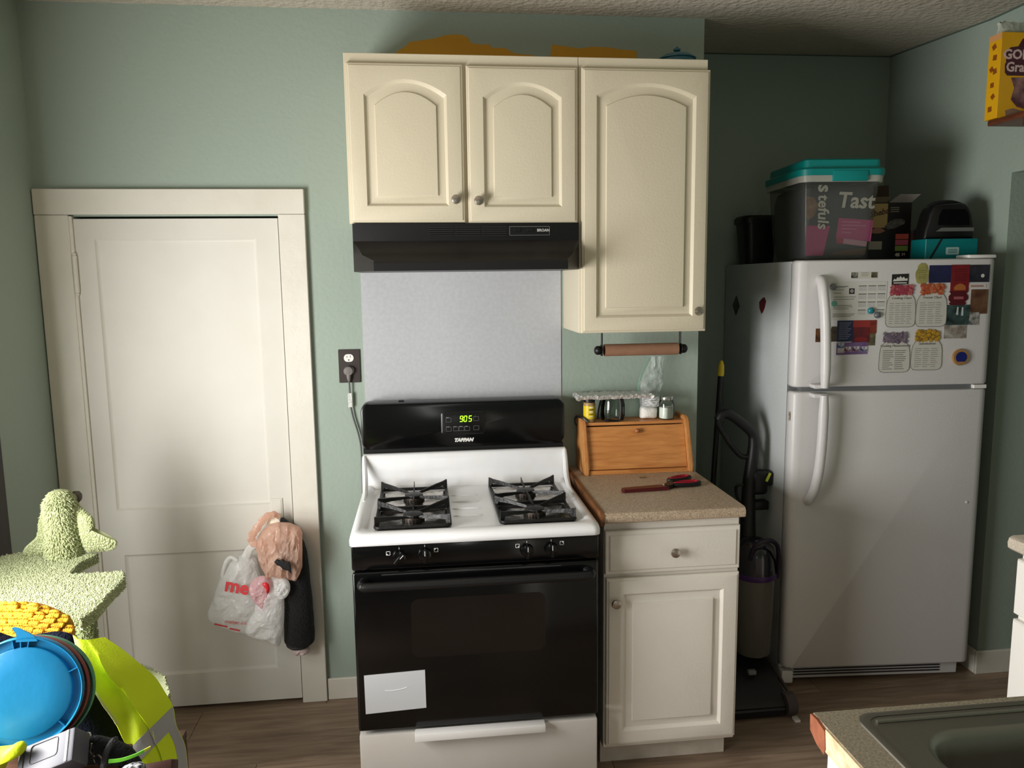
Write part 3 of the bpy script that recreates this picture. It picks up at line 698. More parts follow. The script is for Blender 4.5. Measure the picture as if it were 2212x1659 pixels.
B().tube([kc, kc+dn_*.006, kc+dn_*.009, kc+dn_*.015, kc+dn_*.019], [.005, .005, .0095, .0095, .004], 16).done('knob', mat('knob_oak', (158, 96, 50), .4), dr_)

ZT = 1.1052
# seasoning bottle
t = thing('seasoning_bottle', 'spice bottle with yellow label and black cap on the bread box', 'bottle', (.862, -.080, ZT))
B().lathe([(.021, ZT), (.0228, ZT+.003), (.0228, ZT+.072), (.021, ZT+.076), (.019, ZT+.078)], (.862, -.080, 0)).done('body', mat('seasoning_fill', (178, 152, 104), .4, var=(90, (150, 118, 70), .15)), t)
lb = B().lathe([(.0232, ZT+.014), (.0232, ZT+.064)], (.862, -.080, 0), cap=False).done('label_band', mat('yellow_label', (222, 194, 34), .4), t)
for k, (w, h) in enumerate(((.016, .005), (.018, .004), (.014, .005), (.018, .003), (.016, .003))):
    B().grid(lambda u, v: Vector((.862+.0235*math.sin((u-.5)*w/.0232+.12), -.080-.0235*math.cos((u-.5)*w/.0232+.12), ZT+.056-k*.0085+v*h)), 5, 1).done('label_print', mat('label_white', (236, 232, 214), .5) if k % 2 == 0 else mat('label_dark', (70, 58, 30), .5), lb, smooth=0)
B().lathe([(.0205, ZT+.076), (.0222, ZT+.078), (.0222, ZT+.098), (.020, ZT+.1005), (.001, ZT+.1005)], (.862, -.080, 0)).done('cap', M_BLACKS, t)

# glass pitcher with black bands
t = thing('glass_pitcher', 'clear glass pitcher with black plastic handle bands on the bread box', 'pitcher', (.960, -.054, ZT))
g = .96
B().lathe([(.034, ZT), (.044, ZT+.002), (.048, ZT+.02), (.0475, ZT+.06), (.042, ZT+.085), (.040, ZT+.0955)], (g, -.054, 0), n=32, cap=False).done('bowl', M_GLASS, t)
B().tube(smooth_path([(g-.040, -.075, ZT+.094), (g-.055, -.092, ZT+.085), (g-.066, -.100, ZT+.05), (g-.070, -.100, ZT+.012)], 14), .0055, 8, flat=.45).done('handle', M_BLACKS, t)
B().tube(smooth_path([(g+.006, -.098, ZT+.096), (g+.018, -.1035, ZT+.08), (g+.020, -.1045, ZT+.04), (g+.014, -.1020, ZT+.006), (g-.012, -.1025, ZT+.004)], 18), .0045, 8, flat=.45).done('band', M_BLACKS, t)
B().lathe([(.043, ZT+.0955), (.043, ZT+.099), (.001, ZT+.0995)], (g, -.054, 0), n=28).done('pitcher_rim', M_BLACKS, t)
tag(B().ell((.932, -.098, ZT+.0055), (.017, .008, .0055)).done('rubber_stopper', M_BLACKM), 'small black stopper lying at the foot of the glass pitcher', 'stopper')
# foil-wrapped tray balanced on the pitcher
def foil(u, v):
    x, y = .808+.300*u, -.122+.114*v
    e = min(u, 1-u, v, 1-v)
    z = 1.2115+.003*noise.noise(Vector((x*40, y*40, 0)))+(.004*noise.noise(Vector((x*90, y*70, 3))) if e < .06 else 0)-(.004 if e < .02 else 0)
    return Vector((x+.003*noise.noise(Vector((x*60, y*60, 5))), y, z))
tag(B().grid(foil, 60, 22, .014).done('foil_tray', mat('aluminium_foil', (222, 220, 217), .38, metal=.45, bump=(70, 1.0)), smooth=20), 'flat foil-wrapped tray resting on the glass pitcher', 'tray')
# bag of sugar with an open clear neck
t = thing('sugar_bag', 'clear plastic bag half full of white sugar, open neck standing up', 'bag', (1.105, -.05, ZT))
M_SUG = mat('white_sugar', (238, 235, 228), .8, bump=(200, .3))
M_BAGC = plastic_film('clear_bag', (228, 234, 232), .72, .18, (60, .8))
ol = [(1.072, ZT+.002), (1.100, ZT+.0005), (1.134, ZT+.001), (1.138, ZT+.02), (1.136, ZT+.045), (1.105, ZT+.052), (1.073, ZT+.048), (1.069, ZT+.02)]
pillow([Vector((x, -.052, z)) for x, z in ol], (0, -1, 0), .026, .026, .003, 30, n=40, K=7, ridged=False).done('sugar', M_SUG, t, smooth=60)
def neck(u, v):
    x = (1.069+.071*u)*(1-v)+(1.098+.072*u)*v
    x += -.012*math.sin(PI*v*1.2)*(1-u)+.006*math.sin(v*9+u*3)*(.3+v)
    y = -.054-.016*math.sin(PI*u)*(1-.8*v)+.012*noise.noise(Vector((u*4, v*7, 2)))
    return Vector((x, y, ZT+.03+.215*v))
B().grid(neck, 16, 30).done('neck', M_BAGC, t, smooth=30)
B().grid(lambda u, v: Vector((1.070+.068*u, -.0815+.004*math.cos(u*5), ZT+.052+.038*v)), 6, 2).done('label_print', mat('bag_print', (150, 152, 152), .6, var=(60, (226, 228, 226), .05, (1, 1, 5))), t, smooth=0)
B().tube(smooth_path([(1.072, -.062, ZT+.09), (1.060, -.06, ZT+.125), (1.068, -.06, ZT+.165), (1.085, -.058, ZT+.205), (1.105, -.056, ZT+.24)], 16), .0016, 6).done('bag_edge', mat('green_bag_edge', (110, 170, 140), .4), t)
# jar of salt
t = thing('salt_jar', 'small glass jar of white salt with a metal screw lid on the bread box', 'jar', (1.170, -.072, ZT))
B().lathe([(.026, ZT), (.0295, ZT+.003), (.030, ZT+.06), (.027, ZT+.070), (.0235, ZT+.074), (.0235, ZT+.086)], (1.170, -.072, 0), n=30, cap=False).done('glass', M_GLASS, t)
B().lathe([(.0255, ZT+.0035), (.0272, ZT+.005), (.0272, ZT+.047), (.015, ZT+.049), (.001, ZT+.050)], (1.170, -.072, 0), n=28).done('salt', M_SUG, t)
B().lathe([(.0258, ZT+.076), (.0262, ZT+.077), (.0262, ZT+.088), (.025, ZT+.090), (.001, ZT+.090)], (1.170, -.072, 0), n=30).done('lid', mat('jar_lid_metal', (190, 188, 184), .25, metal=1), t)
# black cord at the bread box corner
tag(B().tube(smooth_path([(.848, -.112, ZT+.004), (.832, -.10, ZT+.018), (.815, -.07, ZT+.02), (.811, -.05, ZT+.004), (.815, -.045, ZT-.015), (.820, -.04, ZT-.02)], 24), .0045, 8, flat=.5).done('black_strap', M_BLACKS), 'thin black strap hanging over the end of the bread box', 'strap')

# scissors in a dark red sheath
t = thing('scissors', 'red and black scissors with a dark red blade sheath on the countertop', 'scissors', (1.05, -.37, .914))
b = B(); zc_ = .9145
sh = [(.903, -.420), (.908, -.427), (1.078, -.413), (1.074, -.376), (1.04, -.380), (.915, -.395), (.905, -.402)]
b.prism(sh, lambda a, c, d: Vector((a, c, d)), zc_, zc_+.013); bmesh.ops.bevel(b.bm, geom=list(b.bm.edges), offset=.003, segments=2, affect='EDGES')
b.done('sheath', mat('dark_red_plastic', (78, 22, 24), .35), t)
B().prism([(1.070, -.405), (1.095, -.392), (1.108, -.372), (1.105, -.340), (1.088, -.352), (1.068, -.378)], lambda a, c, d: Vector((a, c, d)), zc_, zc_+.015).done('pivot', M_BLACKS, t)
B().lathe([(.005, zc_+.014), (.004, zc_+.0165), (.001, zc_+.0165)], (1.062, -.392, 0), n=14).done('rivet', M_KNOB, t)
def loop(c, rx, ry, ang, nm, m, r, zz):
    pts = []
    for k in range(29):
        a = 2*PI*k/28; p = Vector((rx*math.cos(a), ry*math.sin(a)*(1+.25*math.cos(a)), 0)); pts.append(Vector((c[0]+p.x*math.cos(ang)-p.y*math.sin(ang), c[1]+p.x*math.sin(ang)+p.y*math.cos(ang), zz)))
    return B().tube(pts, r, 8, cap=False).done(nm, m, t)
for c, rx, ry, a, zz in (((1.152, -.366), .052, .020, .17, zc_+.009), ((1.146, -.305), .048, .019, .42, zc_+.0115)):
    loop(c, rx, ry, a, 'finger_loop', M_BLACKS, .0075, zz); loop(c, rx-.006, ry-.006, a, 'loop_lining', mat('red_rubber', (168, 22, 44), .4), .0052, zz+.004)
tag(B().box(1.02, 1.045, -.235, -.222, .9142, .917, .001, 1).done('clear_scrap', M_GLASS), 'small clear plastic scrap in front of the bread box', 'scrap')

# ================================================================ refrigerator and what it carries
FX, FY, FT = 1.645, -.195, -.070
FM = Matrix.Translation((FX, FY, 0)) @ Matrix.Rotation(FT, 4, 'Z')
def F(): return B(FM)
def fpt(a, b_, z): return FM @ Vector((a, b_, z))
FZ = 1.710
t = thing('refrigerator', 'white top-freezer refrigerator standing in the green alcove', 'refrigerator', fpt(.365, .4, 0)); RF = t
F().box(-.014, .742, .072, .85, .02, FZ-.002, .004, 2).done('case', M_FRSIDE, t)
F().box(-.012, .740, .055, .073, .09, FZ-.012).done('gasket', M_GASK, t)
def fdoor(z0, z1, nm):
    def R(k, b_, kz=None):
        kz = k if kz is None else kz
        return [Vector((p.x, b_, p.y)) for p in rr(-.018+k, .748-k, z0+kz, z1-kz, max(.004, .012-k*.2), 0, 4)]
    return F().rings([R(.002, .058), R(0, .054), R(0, .030), R(.003, .016, .001), R(.010, .007, .002), R(.022, .002, .004), R(.036, .0, .007)]).done(nm, M_FRIDGE, t, smooth=50)
d1 = fdoor(1.230, FZ+.001, 'freezer_door'); d2 = fdoor(.094, 1.214, 'fridge_door')
def fhandle(zs, par, rad):
    pts = [Vector((a, b_, z)) for a, b_, z in zs]
    b = F(); P = smooth_path(pts, 30); b.tube(P, [rad*(.75+.25*min(1, k/4, (30-k)/4)) if True else rad for k in range(31)], 12, flat=.9); b.done('handle', M_FRIDGE, par, smooth=60)
fhandle([(.068, .004, 1.640), (.066, -.022, 1.628), (.064, -.040, 1.595), (.070, -.050, 1.52), (.076, -.052, 1.42), (.080, -.052, 1.32), (.080, -.052, 1.236)], d1, .0205)
fhandle([(.080, -.052, 1.208), (.080, -.052, 1.12), (.078, -.052, 1.02), (.073, -.048, .92), (.064, -.035, .84), (.056, -.012, .795), (.054, .004, .780)], d2, .019)
F().box(.045, .098, -.045, .004, 1.2315, 1.246, .004, 2).done('handle_foot', M_FRIDGE, d1); F().box(.045, .098, -.045, .004, 1.196, 1.212, .004, 2).done('handle_foot', M_FRIDGE, d2)
F().box(.02, .70, .02, .06, 1.2135, 1.2305).done('door_gap', M_GASK, t)
F().box(.640, .745, .004, .09, FZ+.0012, FZ+.014, .004, 2).done('hinge_cover', M_WHITEP, t)
F().box(.690, .742, .004, .055, 1.2145, 1.2295, .002, 1).done('middle_hinge', M_WHITEP, t)
g = F().box(-.012, .735, .058, .075, .022, .088, .003, 1).done('kick_plate', M_FRIDGE, t)
for k in range(4): F().box(.05, .66, .0545, .060, .036+k*.0115, .041+k*.0115).done('grille_slot', M_GREYD, g)
F().box(-.014, .035, .020, .073, .020, .075, .008, 2).done('foot_cover', M_WHITEP, t)
F().lathe([(.005, .001), (.0045, -.003), (.001, -.004)], (.690, 0, .765), 'y', 14).done('hole_plug', M_WHITEP, d2)
F().box(-.0186, -.0176, .018, .034, 1.10, 1.135, .0003, 1).done('rust_chip', mat('rust_chip', (132, 116, 96), .8, var=(60, (196, 190, 180), .1)), d2)

# --- magnets and papers on the freezer door (a across, z up)
def fx(a, z, b_=-.0014, tilt=0):
    ax = FM.to_3x3() @ Vector((math.cos(tilt), 0, math.sin(tilt))); up = FM.to_3x3() @ Vector((-math.sin(tilt), 0, math.cos(tilt)))
    return facing(fpt(a, b_, z), ax, up)
def flat(name, poly, m, label, cat='magnet', b0=-.0016, b1=.0002, group=None):
    o = F().prism(poly, lambda a, c, d: Vector((a, d, c)), b0, b1).done(name, m, smooth=0)
    if label: tag(o, label, cat, group)
    return o
def sub(nm, poly, m, par, b0=-.0019, b1=-.0014): return F().prism(poly, lambda a, c, d: Vector((a, d, c)), b0, b1).done(nm, m, par, smooth=0)
def rect(a0, a1, z0, z1, k=0): return [(a0, z0), (a1, z0+k), (a1, z1+k), (a0, z1)]
def photo(name, a0, a1, z0, z1, c1, c2, label, b0=-.0016, sc=22, cat='magnet', k=0):
    m = mat('print_'+name+'_%d' % int(a0*1000+z0*100), c1, .35, var=(sc, c2, .18)); return flat(name, rect(a0, a1, z0, z1, k), m, label, cat, b0)
M_PAPER = mat('paper', (204, 203, 196), .7); M_INK = mat('grey_ink', (112, 110, 104), .7); M_INKD = mat('dark_ink', (52, 50, 48), .6)
o = flat('calendar_sheet', rect(.112, .326, 1.488, 1.629), M_PAPER, 'white calendar sheet held by round magnets on the freezer door', 'calendar', -.0012)
for i in range(3):
    for j in range(4):
        a = .218+i*.036; z = 1.594-j*.030
        sub('month_bar', rect(a, a+.030, z+.017, z+.0195), M_INKD, o, -.0016, -.001)
        sub('month_grid', rect(a, a+.030, z, z+.015), mat('month_print', (176, 176, 172), .7, var=(300, (196, 195, 190), .1)), o, -.0015, -.001)
for z, w, m in ((1.611, .055, M_INKD), (1.606, .045, M_INK), (1.598, .04, M_INK), (1.586, .03, M_INK), (1.571, .085, M_INK), (1.563, .08, M_INK), (1.540, .07, M_INK), (1.534, .075, M_INK), (1.527, .06, M_INK), (1.508, .085, M_INK), (1.503, .08, M_INK), (1.498, .07, M_INK)):
    sub('text_line', rect(.122, .122+w, z, z+.0018), m, o, -.0016, -.001)
sub('stamp', rect(.181, .202, 1.583, 1.604), M_INKD, o, -.0016, -.001); F().lathe([(.006, -.002), (.003, -.002)], (.1915, 0, 1.594), 'y', 16, cap=False).done('stamp_ring', M_PAPER, o)
def dome(name, a, z, r, c, label, g='round magnets on the calendar sheet'):
    return tag(F().lathe([(r, .0), (r, -.004), (r*.8, -.009), (r*.4, -.012), (.0005, -.0125)], (a, -.0012, z), 'y', 24).done(name, mat('glass_'+name+label[:14], c, .12, coat=.5)), label, 'magnet', g)
dome('round_magnet', .120, 1.611, .0125, (120, 122, 128), 'silver round magnet at the top corner of the calendar sheet by the handle')
dome('round_magnet', .267, 1.520, .0125, (28, 120, 130), 'shiny blue round magnet on the calendar sheet')
dome('round_magnet', .293, 1.503, .0125, (96, 98, 106), 'grey round magnet just below the shiny blue one')
tag(F().lathe([(.011, 0), (.011, -.002), (.0005, -.0022)], (.126, -.0012, 1.548), 'y', 20).done('round_magnet', mat('mint_disc', (104, 164, 146), .5)), 'flat mint green round magnet on the calendar sheet', 'magnet', 'round magnets on the calendar sheet')
o = flat('strip_magnet', rect(.185, .286, 1.640, 1.664), mat('cream_strip', (198, 194, 182), .5), 'narrow cream strip magnet with two small animal pictures', 'magnet')
sub('picture', rect(.186, .212, 1.642, 1.663), mat('pic_a', (34, 34, 30), .5, var=(60, (150, 148, 138), .1)), o); sub('picture', rect(.263, .285, 1.643, 1.663), mat('pic_b', (40, 38, 26), .5, var=(60, (110, 104, 80), .1)), o)
for z in (1.650, 1.655, 1.660): sub('text_line', rect(.225, .252, z, z+.0012), M_INK, o)
o = flat('city_magnet', rect(.343, .407, 1.615, 1.654, .002), mat('city_dark', (36, 30, 30), .4), 'small dark magnet with a white skyline', 'magnet')
sub('skyline', [(.347, 1.628), (.352, 1.638), (.358, 1.634), (.364, 1.644), (.370, 1.640), (.375, 1.648), (.381, 1.640), (.388, 1.645), (.394, 1.637), (.402, 1.640), (.403, 1.630)], M_PAPER, o); sub('text_line', rect(.350, .400, 1.620, 1.624), M_PAPER, o)
# bottle-shaped magnet
o = flat('bottle_magnet', [(.446, 1.618), (.472, 1.617), (.480, 1.625), (.483, 1.645), (.484, 1.660), (.479, 1.672), (.477, 1.684), (.468, 1.694), (.452, 1.695), (.441, 1.686), (.439, 1.672), (.432, 1.660), (.433, 1.642), (.438, 1.624)], mat('bottle_yellow', (168, 160, 98), .4, var=(40, (132, 128, 70), .2)), 'pale yellow bottle-shaped magnet near the top of the freezer door', 'magnet')
for z in (1.638, 1.645, 1.652, 1.659, 1.666): sub('text_line', rect(.445, .472, z, z+.0015), mat('olive_ink', (96, 92, 44), .6), o)
photo('photo_magnet', .485, .572, 1.621, 1.686, (22, 24, 54), (44, 46, 84), 'dark blue landscape photo magnet with a night sky', sc=14)
o = photo('photo_magnet', .570, .640, 1.588, 1.687, (126, 32, 38), (104, 24, 30), 'red tall magnet with an orange emblem at its foot', b0=-.0024)
sub('emblem', [(.584, 1.592), (.628, 1.592), (.628, 1.606), (.618, 1.614), (.606, 1.617), (.592, 1.612), (.584, 1.604)], mat('emblem_orange', (164, 98, 48), .5), o, -.0028, -.0022)
for k in range(6): sub('text_line', rect(.583, .628, 1.628+k*.008, 1.631+k*.008), mat('dark_red_ink', (84, 12, 18), .6), o, -.0028, -.0022)
o = photo('photo_magnet', .636, .718, 1.621, 1.686, (24, 24, 34), (58, 58, 68), 'black and grey photo magnet at the hinge side of the freezer door', sc=20)
F().lathe([(.007, -.0019), (.001, -.002)], (.692, 0, 1.645), 'y', 14).done('moon', M_PAPER, o)
o = flat('paper_strip', rect(.640, .708, 1.600, 1.613), mat('strip_cream', (196, 190, 182), .6), 'narrow white lettered strip under the black photo magnet', 'paper strip')
sub('text_line', rect(.648, .698, 1.604, 1.609), mat('red_grey_ink', (150, 104, 98), .6), o)
o = flat('badge_magnet', [(.574, 1.536), (.628, 1.536), (.634, 1.543), (.628, 1.548), (.640, 1.558), (.640, 1.570), (.632, 1.580), (.640, 1.588), (.566, 1.588), (.574, 1.579), (.566, 1.570), (.566, 1.556), (.574, 1.547), (.568, 1.543)], mat('maroon_badge', (82, 20, 28), .4), 'maroon badge-shaped magnet below the red one', 'magnet', -.0030)
sub('badge_print', rect(.585, .622, 1.558, 1.568), mat('badge_pink', (150, 84, 90), .5), o, -.0034, -.0028)
o = photo('photo_magnet', .560, .652, 1.461, 1.537, (14, 22, 24), (70, 92, 90), 'dark waterfall photo magnet below the maroon badge', b0=-.0020, sc=26)
sub('waterfall', [(.598, 1.500), (.606, 1.498), (.606, 1.528), (.601, 1.530)], mat('water_white', (182, 190, 188), .5), o, -.0024, -.0018); sub('waterfall', [(.618, 1.496), (.626, 1.496), (.625, 1.527), (.619, 1.528)], MATS['water_white'], o, -.0024, -.0018)
photo('photo_magnet', .556, .643, 1.410, 1.463, (176, 172, 164), (84, 66, 50), 'light brown and white photo magnet under the waterfall one', sc=30)
photo('photo_magnet', .652, .718, 1.502, 1.594, (72, 40, 32), (118, 90, 66), 'brown canyon photo magnet on the freezer door', sc=20)
o = photo('photo_magnet', .650, .688, 1.460, 1.508, (30, 32, 32), (180, 178, 172), 'small black and white car magnet below the canyon photo', b0=-.0022, sc=60)
photo('photo_magnet', .060, .124, 1.404, 1.455, (54, 34, 24), (120, 78, 48), 'dark brown photo magnet partly behind the freezer handle', sc=40)
photo('photo_magnet', .120, .150, 1.405, 1.462, (42, 34, 36), (86, 78, 62), 'small dark photo magnet between the handle and the blue sign magnet', b0=-.0014, sc=40)
o = photo('sign_magnet', .142, .203, 1.404, 1.484, (22, 26, 58), (34, 38, 74), 'dark blue sign magnet covered in small lettering', b0=-.0022, sc=60)
for k in range(9): sub('text_line', rect(.149, .149+.034+.012*((k*7) % 3)/2, 1.414+k*.0074, 1.4165+k*.0074), mat('pale_blue_ink', (120, 124, 150), .6), o, -.0026, -.0020)
o = photo('photo_magnet', .200, .268, 1.400, 1.484, (52, 24, 34), (120, 30, 32), 'red and dark blue postcard magnet with red lettering', b0=-.0020, sc=18)
sub('red_band', rect(.202, .268, 1.458, 1.484), mat('coral_red', (146, 48, 44), .5), o, -.0024, -.0018); sub('red_oval', [(.208+.026*(1+math.cos(k*PI/8)), 1.412+.009*math.sin(k*PI/8)) for k in range(16)], mat('deep_red', (124, 32, 36), .5), o, -.0024, -.0018)
photo('photo_magnet', .268, .293, 1.434, 1.484, (104, 26, 24), (140, 60, 40), 'narrow dark red magnet beside the red and blue postcard', sc=40)
photo('photo_magnet', .263, .290, 1.388, 1.436, (112, 104, 76), (40, 34, 26), 'small tan and black photo magnet below the dark red one', b0=-.0014, sc=40)
o = flat('postcard_magnet', rect(.142, .261, 1.354, 1.400, .002), mat('purple_card', (96, 62, 112), .4, var=(30, (120, 100, 140), .2)), 'purple souvenir postcard magnet with four small views', 'magnet', -.0024)
for a, z, c in ((.145, 1.380, (40, 70, 120)), (.146, 1.362, (170, 160, 160)), (.173, 1.366, (98, 24, 44)), (.205, 1.367, (70, 20, 44)), (.236, 1.366, (60, 62, 100))): sub('view', rect(a, a+.026, z, z+.019), mat('view_%d' % int(a*1000), c, .4, var=(60, (200, 196, 200), .06)), o, -.0028, -.0022)
o = tag(F().lathe([(.031, .0), (.032, -.004), (.030, -.010), (.0005, -.010)], (.624, -.0008, 1.338), 'y', 30).done('wooden_magnet', mat('light_wood_disc', (168, 128, 78), .5, var=(30, (140, 100, 58), .2))), 'round wooden magnet with a blue centre', 'magnet')
F().prism([(.6235+.0215*math.cos(a), 1.338+.0215*math.sin(a)) for a in [(-50+k*28)*PI/180 for k in range(11)]], lambda a, c, d: Vector((a, d, c)), -.0122, -.0105).done('blue_centre', mat('blue_enamel', (24, 34, 104), .35), o)
# four jar-shaped kitchen charts with flowers in the jar necks
M_JAR = mat('jar_paper', (198, 194, 186), .5, var=(12, (188, 186, 178), .3))
def jar(a0, a1, z0, z1, zn, fc, fc2, title, label, cols):
    w = a1-a0; cx = (a0+a1)/2; h = zn-z0; P = []
    prof = [(.30, 0), (.42, .02), (.49, .10), (.50, .25), (.49, .62), (.46, .80), (.38, .93), (.30, 1.0)]
    P = [(cx+w*p, z0+h*q) for p, q in prof]+[(cx-w*p, z0+h*q) for p, q in reversed(prof)]
    o = flat('jar_magnet', P, M_JAR, label, 'magnet', -.0018, .0002, 'jar-shaped chart magnets')
    loop_ = [Vector((a, -.0018, z)) for a, z in P]; loop_.append(loop_[0])
    F().tube(loop_, .0010, 5, cap=False).done('jar_outline', mat('jar_line', (104, 106, 98), .5), o)
    rnd = random.Random(title); b = F(); b2 = F()
    for k in range(120):
        a = cx+w*(rnd.random()-.5)*.72; z = zn+(z1-zn)*(rnd.random()*1.05-.12); r = .006+.003*rnd.random(); an = rnd.random()*6
        pts = []
        for q in range(10):
            rad = r if q % 2 == 0 else r*.45; pts.append((a+rad*math.cos(an+q*PI/5), z+rad*math.sin(an+q*PI/5)))
        (b if k % 3 else b2).prism(pts, lambda aa, cc, d: Vector((aa, d, cc)), -.0022-.00003*k, -.0016)
    b.done('flowers', mat('flower_'+title, fc, .6), o, smooth=0, kind='stuff'); b2.done('flowers', mat('flower2_'+title, fc2, .6), o, smooth=0, kind='stuff')
    text(title, .0125, fx(cx, z0+h*.86, -.0024), M_INK, o, name='title', shear=.2)
    rows = 10
    for c_ in range(cols):
        for k in range(rows):
            lw = w*.8/cols*(.55+.35*rnd.random()); a = a0+w*.12+w*.78*c_/cols; z = z0+h*(.10+.066*k)
            sub('text_line', rect(a, a+lw, z, z+.0024), M_INK if cols == 2 else mat('pale_ink', (146, 144, 136), .7), o, -.0022, -.0017)
jar(.325, .440, 1.456, 1.612, 1.583, (152, 58, 74), (176, 96, 96), 'Cooking Chart', 'jar-shaped chart magnet with pink flowers in its neck', 4)
jar(.441, .561, 1.456, 1.616, 1.584, (168, 78, 48), (184, 112, 72), 'Freezer Chart', 'jar-shaped chart magnet with orange flowers in its neck', 3)
jar(.308, .428, 1.284, 1.436, 1.402, (104, 92, 106), (126, 112, 124), 'Cooking Measurement', 'jar-shaped chart magnet with mauve flowers in its neck', 2)
jar(.432, .553, 1.291, 1.443, 1.408, (178, 138, 38), (134, 104, 44), 'Substitutions', 'jar-shaped chart magnet with yellow flowers in its neck', 3)
# two magnets on the side of the case
def smag(name, poly, m, label):
    return tag(F().prism(poly, lambda b_, z, d: Vector((d, b_, z)), -.0165, -.0138).done(name, m, smooth=0), label, 'magnet')
smag('diamond_magnet', [(.640, 1.520), (.686, 1.476), (.735, 1.520), (.686, 1.566)], mat('dark_diamond', (26, 26, 30), .4, var=(60, (60, 58, 58), .1)), 'black diamond-shaped magnet on the side of the refrigerator')
smag('leaf_magnet', [(.36, 1.497), (.385, 1.52), (.39, 1.545), (.36, 1.56), (.335, 1.567), (.315, 1.55), (.33, 1.52), (.345, 1.505)], mat('red_leaf', (110, 22, 26), .4, var=(60, (50, 16, 18), .1)), 'small dark red magnet on the side of the refrigerator')

# --- things standing on the refrigerator
FT_Z = FZ-.002
t = thing('black_bin', 'small black lidded bin on top of the refrigerator', 'bin', fpt(.08, .70, FT_Z))
def fring(a0, a1, b0, b1, r, z, n=5): return rr(a0, a1, b0, b1, r, z, n)
F().rings([fring(.012, .142, .635, .765, .03, FT_Z), fring(-.004, .158, .619, .781, .035, 1.895)]).done('body', M_BLACKS, t, smooth=50)
F().rings([fring(-.012, .166, .611, .789, .038, 1.893), fring(-.012, .166, .611, .789, .038, 1.915), fring(-.004, .158, .619, .781, .036, 1.926)]).done('lid', M_BLACKS, t, smooth=50)
F().tube(smooth_path([(.05, .66, 1.927), (.07, .66, 1.955), (.10, .66, 1.968), (.13, .66, 1.955)], 14), .0012, 6).done('wire_handle', M_KNOB, t)
F().lathe([(.020, 1.9255), (.020, 1.930), (.014, 1.931), (.001, 1.930)], (.09, .66, 0), n=20).done('lid_button', M_KNOB, t)
# clear tub with a teal lid
t = thing('storage_tub', 'clear plastic tub with a teal lid holding a cat food bag on the refrigerator', 'tub', fpt(.19, .27, FT_Z))
M_TUB = plastic_film('clear_tub', (170, 172, 164), .86, .14)
tb = lambda z: (z-FT_Z)/.31
def tring(k, z, r=.03):
    s = tb(z); return fring(.049-.018*s+k, .312+.024*s-k, .112-.022*s+k, .432+.03*s-k, max(.004, r-k), z, 5)
F().rings([tring(.004, FT_Z), tring(0, FT_Z+.012), tring(0, 2.018)], cap1=False).done('tub', M_TUB, t, smooth=50)
F().rings([tring(-.004, 2.006), tring(-.012, 2.004), tring(-.012, 2.030), tring(-.004, 2.032)], cap0=False, cap1=False).done('rim', plastic_film('milky_rim', (200, 200, 190), .35, .3), t, smooth=50)
M_TEAL = mat('teal_plastic', (0, 134, 130), .4)
ld = F().rings([tring(-.004, 2.028), tring(-.016, 2.028), tring(-.016, 2.050), tring(-.010, 2.056), tring(.004, 2.058), tring(.008, 2.086), tring(.016, 2.092), tring(.03, 2.093)]).done('lid', M_TEAL, t, smooth=40)
F().box(.135, .270, .068, .085, 2.006, 2.045, .003, 2).done('latch', M_TEAL, ld)
bg_ = thing('cat_food_bag', 'dark grey and pink cat food bag inside the clear tub', 'bag', fpt(.19, .27, FT_Z+.01))
M_BAGG = mat('bag_charcoal', (74, 78, 88), .4, bump=(14, .4)); M_PINK = mat('bag_pink', (196, 84, 140), .4)
def bring(k, z, r=.03):
    s = tb(z); return fring(.056-.014*s+k, .306+.018*s-k, .122-.018*s+k, .424+.024*s-k, r, z, 5)
F().rings([bring(.004, FT_Z+.012), bring(0, FT_Z+.03), bring(0, 1.94), bring(.01, 1.985), bring(.03, 1.998)]).done('bag', M_BAGG, bg_, smooth=50)
def fb(a, z, k=.0015): s = tb(z); return Vector((a, .122-.018*s-k, z))
def bagpatch(nm, poly, m, k=.0015): 
    b = F(); vs = [b.bm.verts.new(fb(a, z, k)) for a, z in poly]; b.bm.faces.new(vs); return b.done(nm, m, bg_, smooth=0)
bagpatch('pink_panel', [(.182, 1.872), (.318, 1.862), (.314, 1.782), (.176, 1.797)], M_PINK)
bagpatch('pink_panel', [(.058, 1.845), (.150, 1.842), (.130, FT_Z+.022), (.060, FT_Z+.022)], M_PINK)
bagpatch('pale_badge', [(.178, 1.798), (.300, 1.782), (.298, 1.762), (.180, 1.778)], mat('bag_pale_pink', (206, 158, 176), .4), .0022)
bagpatch('heart_badge', [(.178, 1.798), (.206, 1.794), (.204, 1.773), (.180, 1.777)], mat('bag_rose', (188, 70, 104), .4), .003)
bagpatch('food_photo', [(.150, FT_Z+.022), (.295, FT_Z+.022), (.300, 1.758), (.230, 1.752), (.17, 1.742)], mat('food_brown', (122, 96, 84), .5, var=(20, (96, 70, 58), .3)))
bagpatch('cat_photo', [(.048, 1.955), (.080, 1.95), (.10, 1.92), (.085, 1.88), (.062, 1.865), (.053, 1.88)], mat('cat_tan', (170, 134, 112), .5, var=(30, (120, 92, 78), .2)))
M_BW = mat('bag_white', (222, 218, 208), .5)
R3 = FM.to_3x3()
text('Tast', .082, facing(FM @ fb(.172, 1.937, .003), R3 @ Vector((1, 0, -.04)), R3 @ Vector((.05, .06, 1))), M_BW, bg_, bold=.002, shear=.12, align='LEFT')
text('teful s'.replace(' ', ''), .060, facing(FM @ fb(.118, 1.895, .003), R3 @ Vector((.02, 0, -1)), R3 @ Vector((1, 0, 0))), M_BW, bg_, bold=.0012, shear=.1)
text('s', .075, facing(FM @ fb(.118, 1.982, .003), R3 @ Vector((.02, 0, -1)), R3 @ Vector((1, 0, 0))), M_BW, bg_, bold=.002)
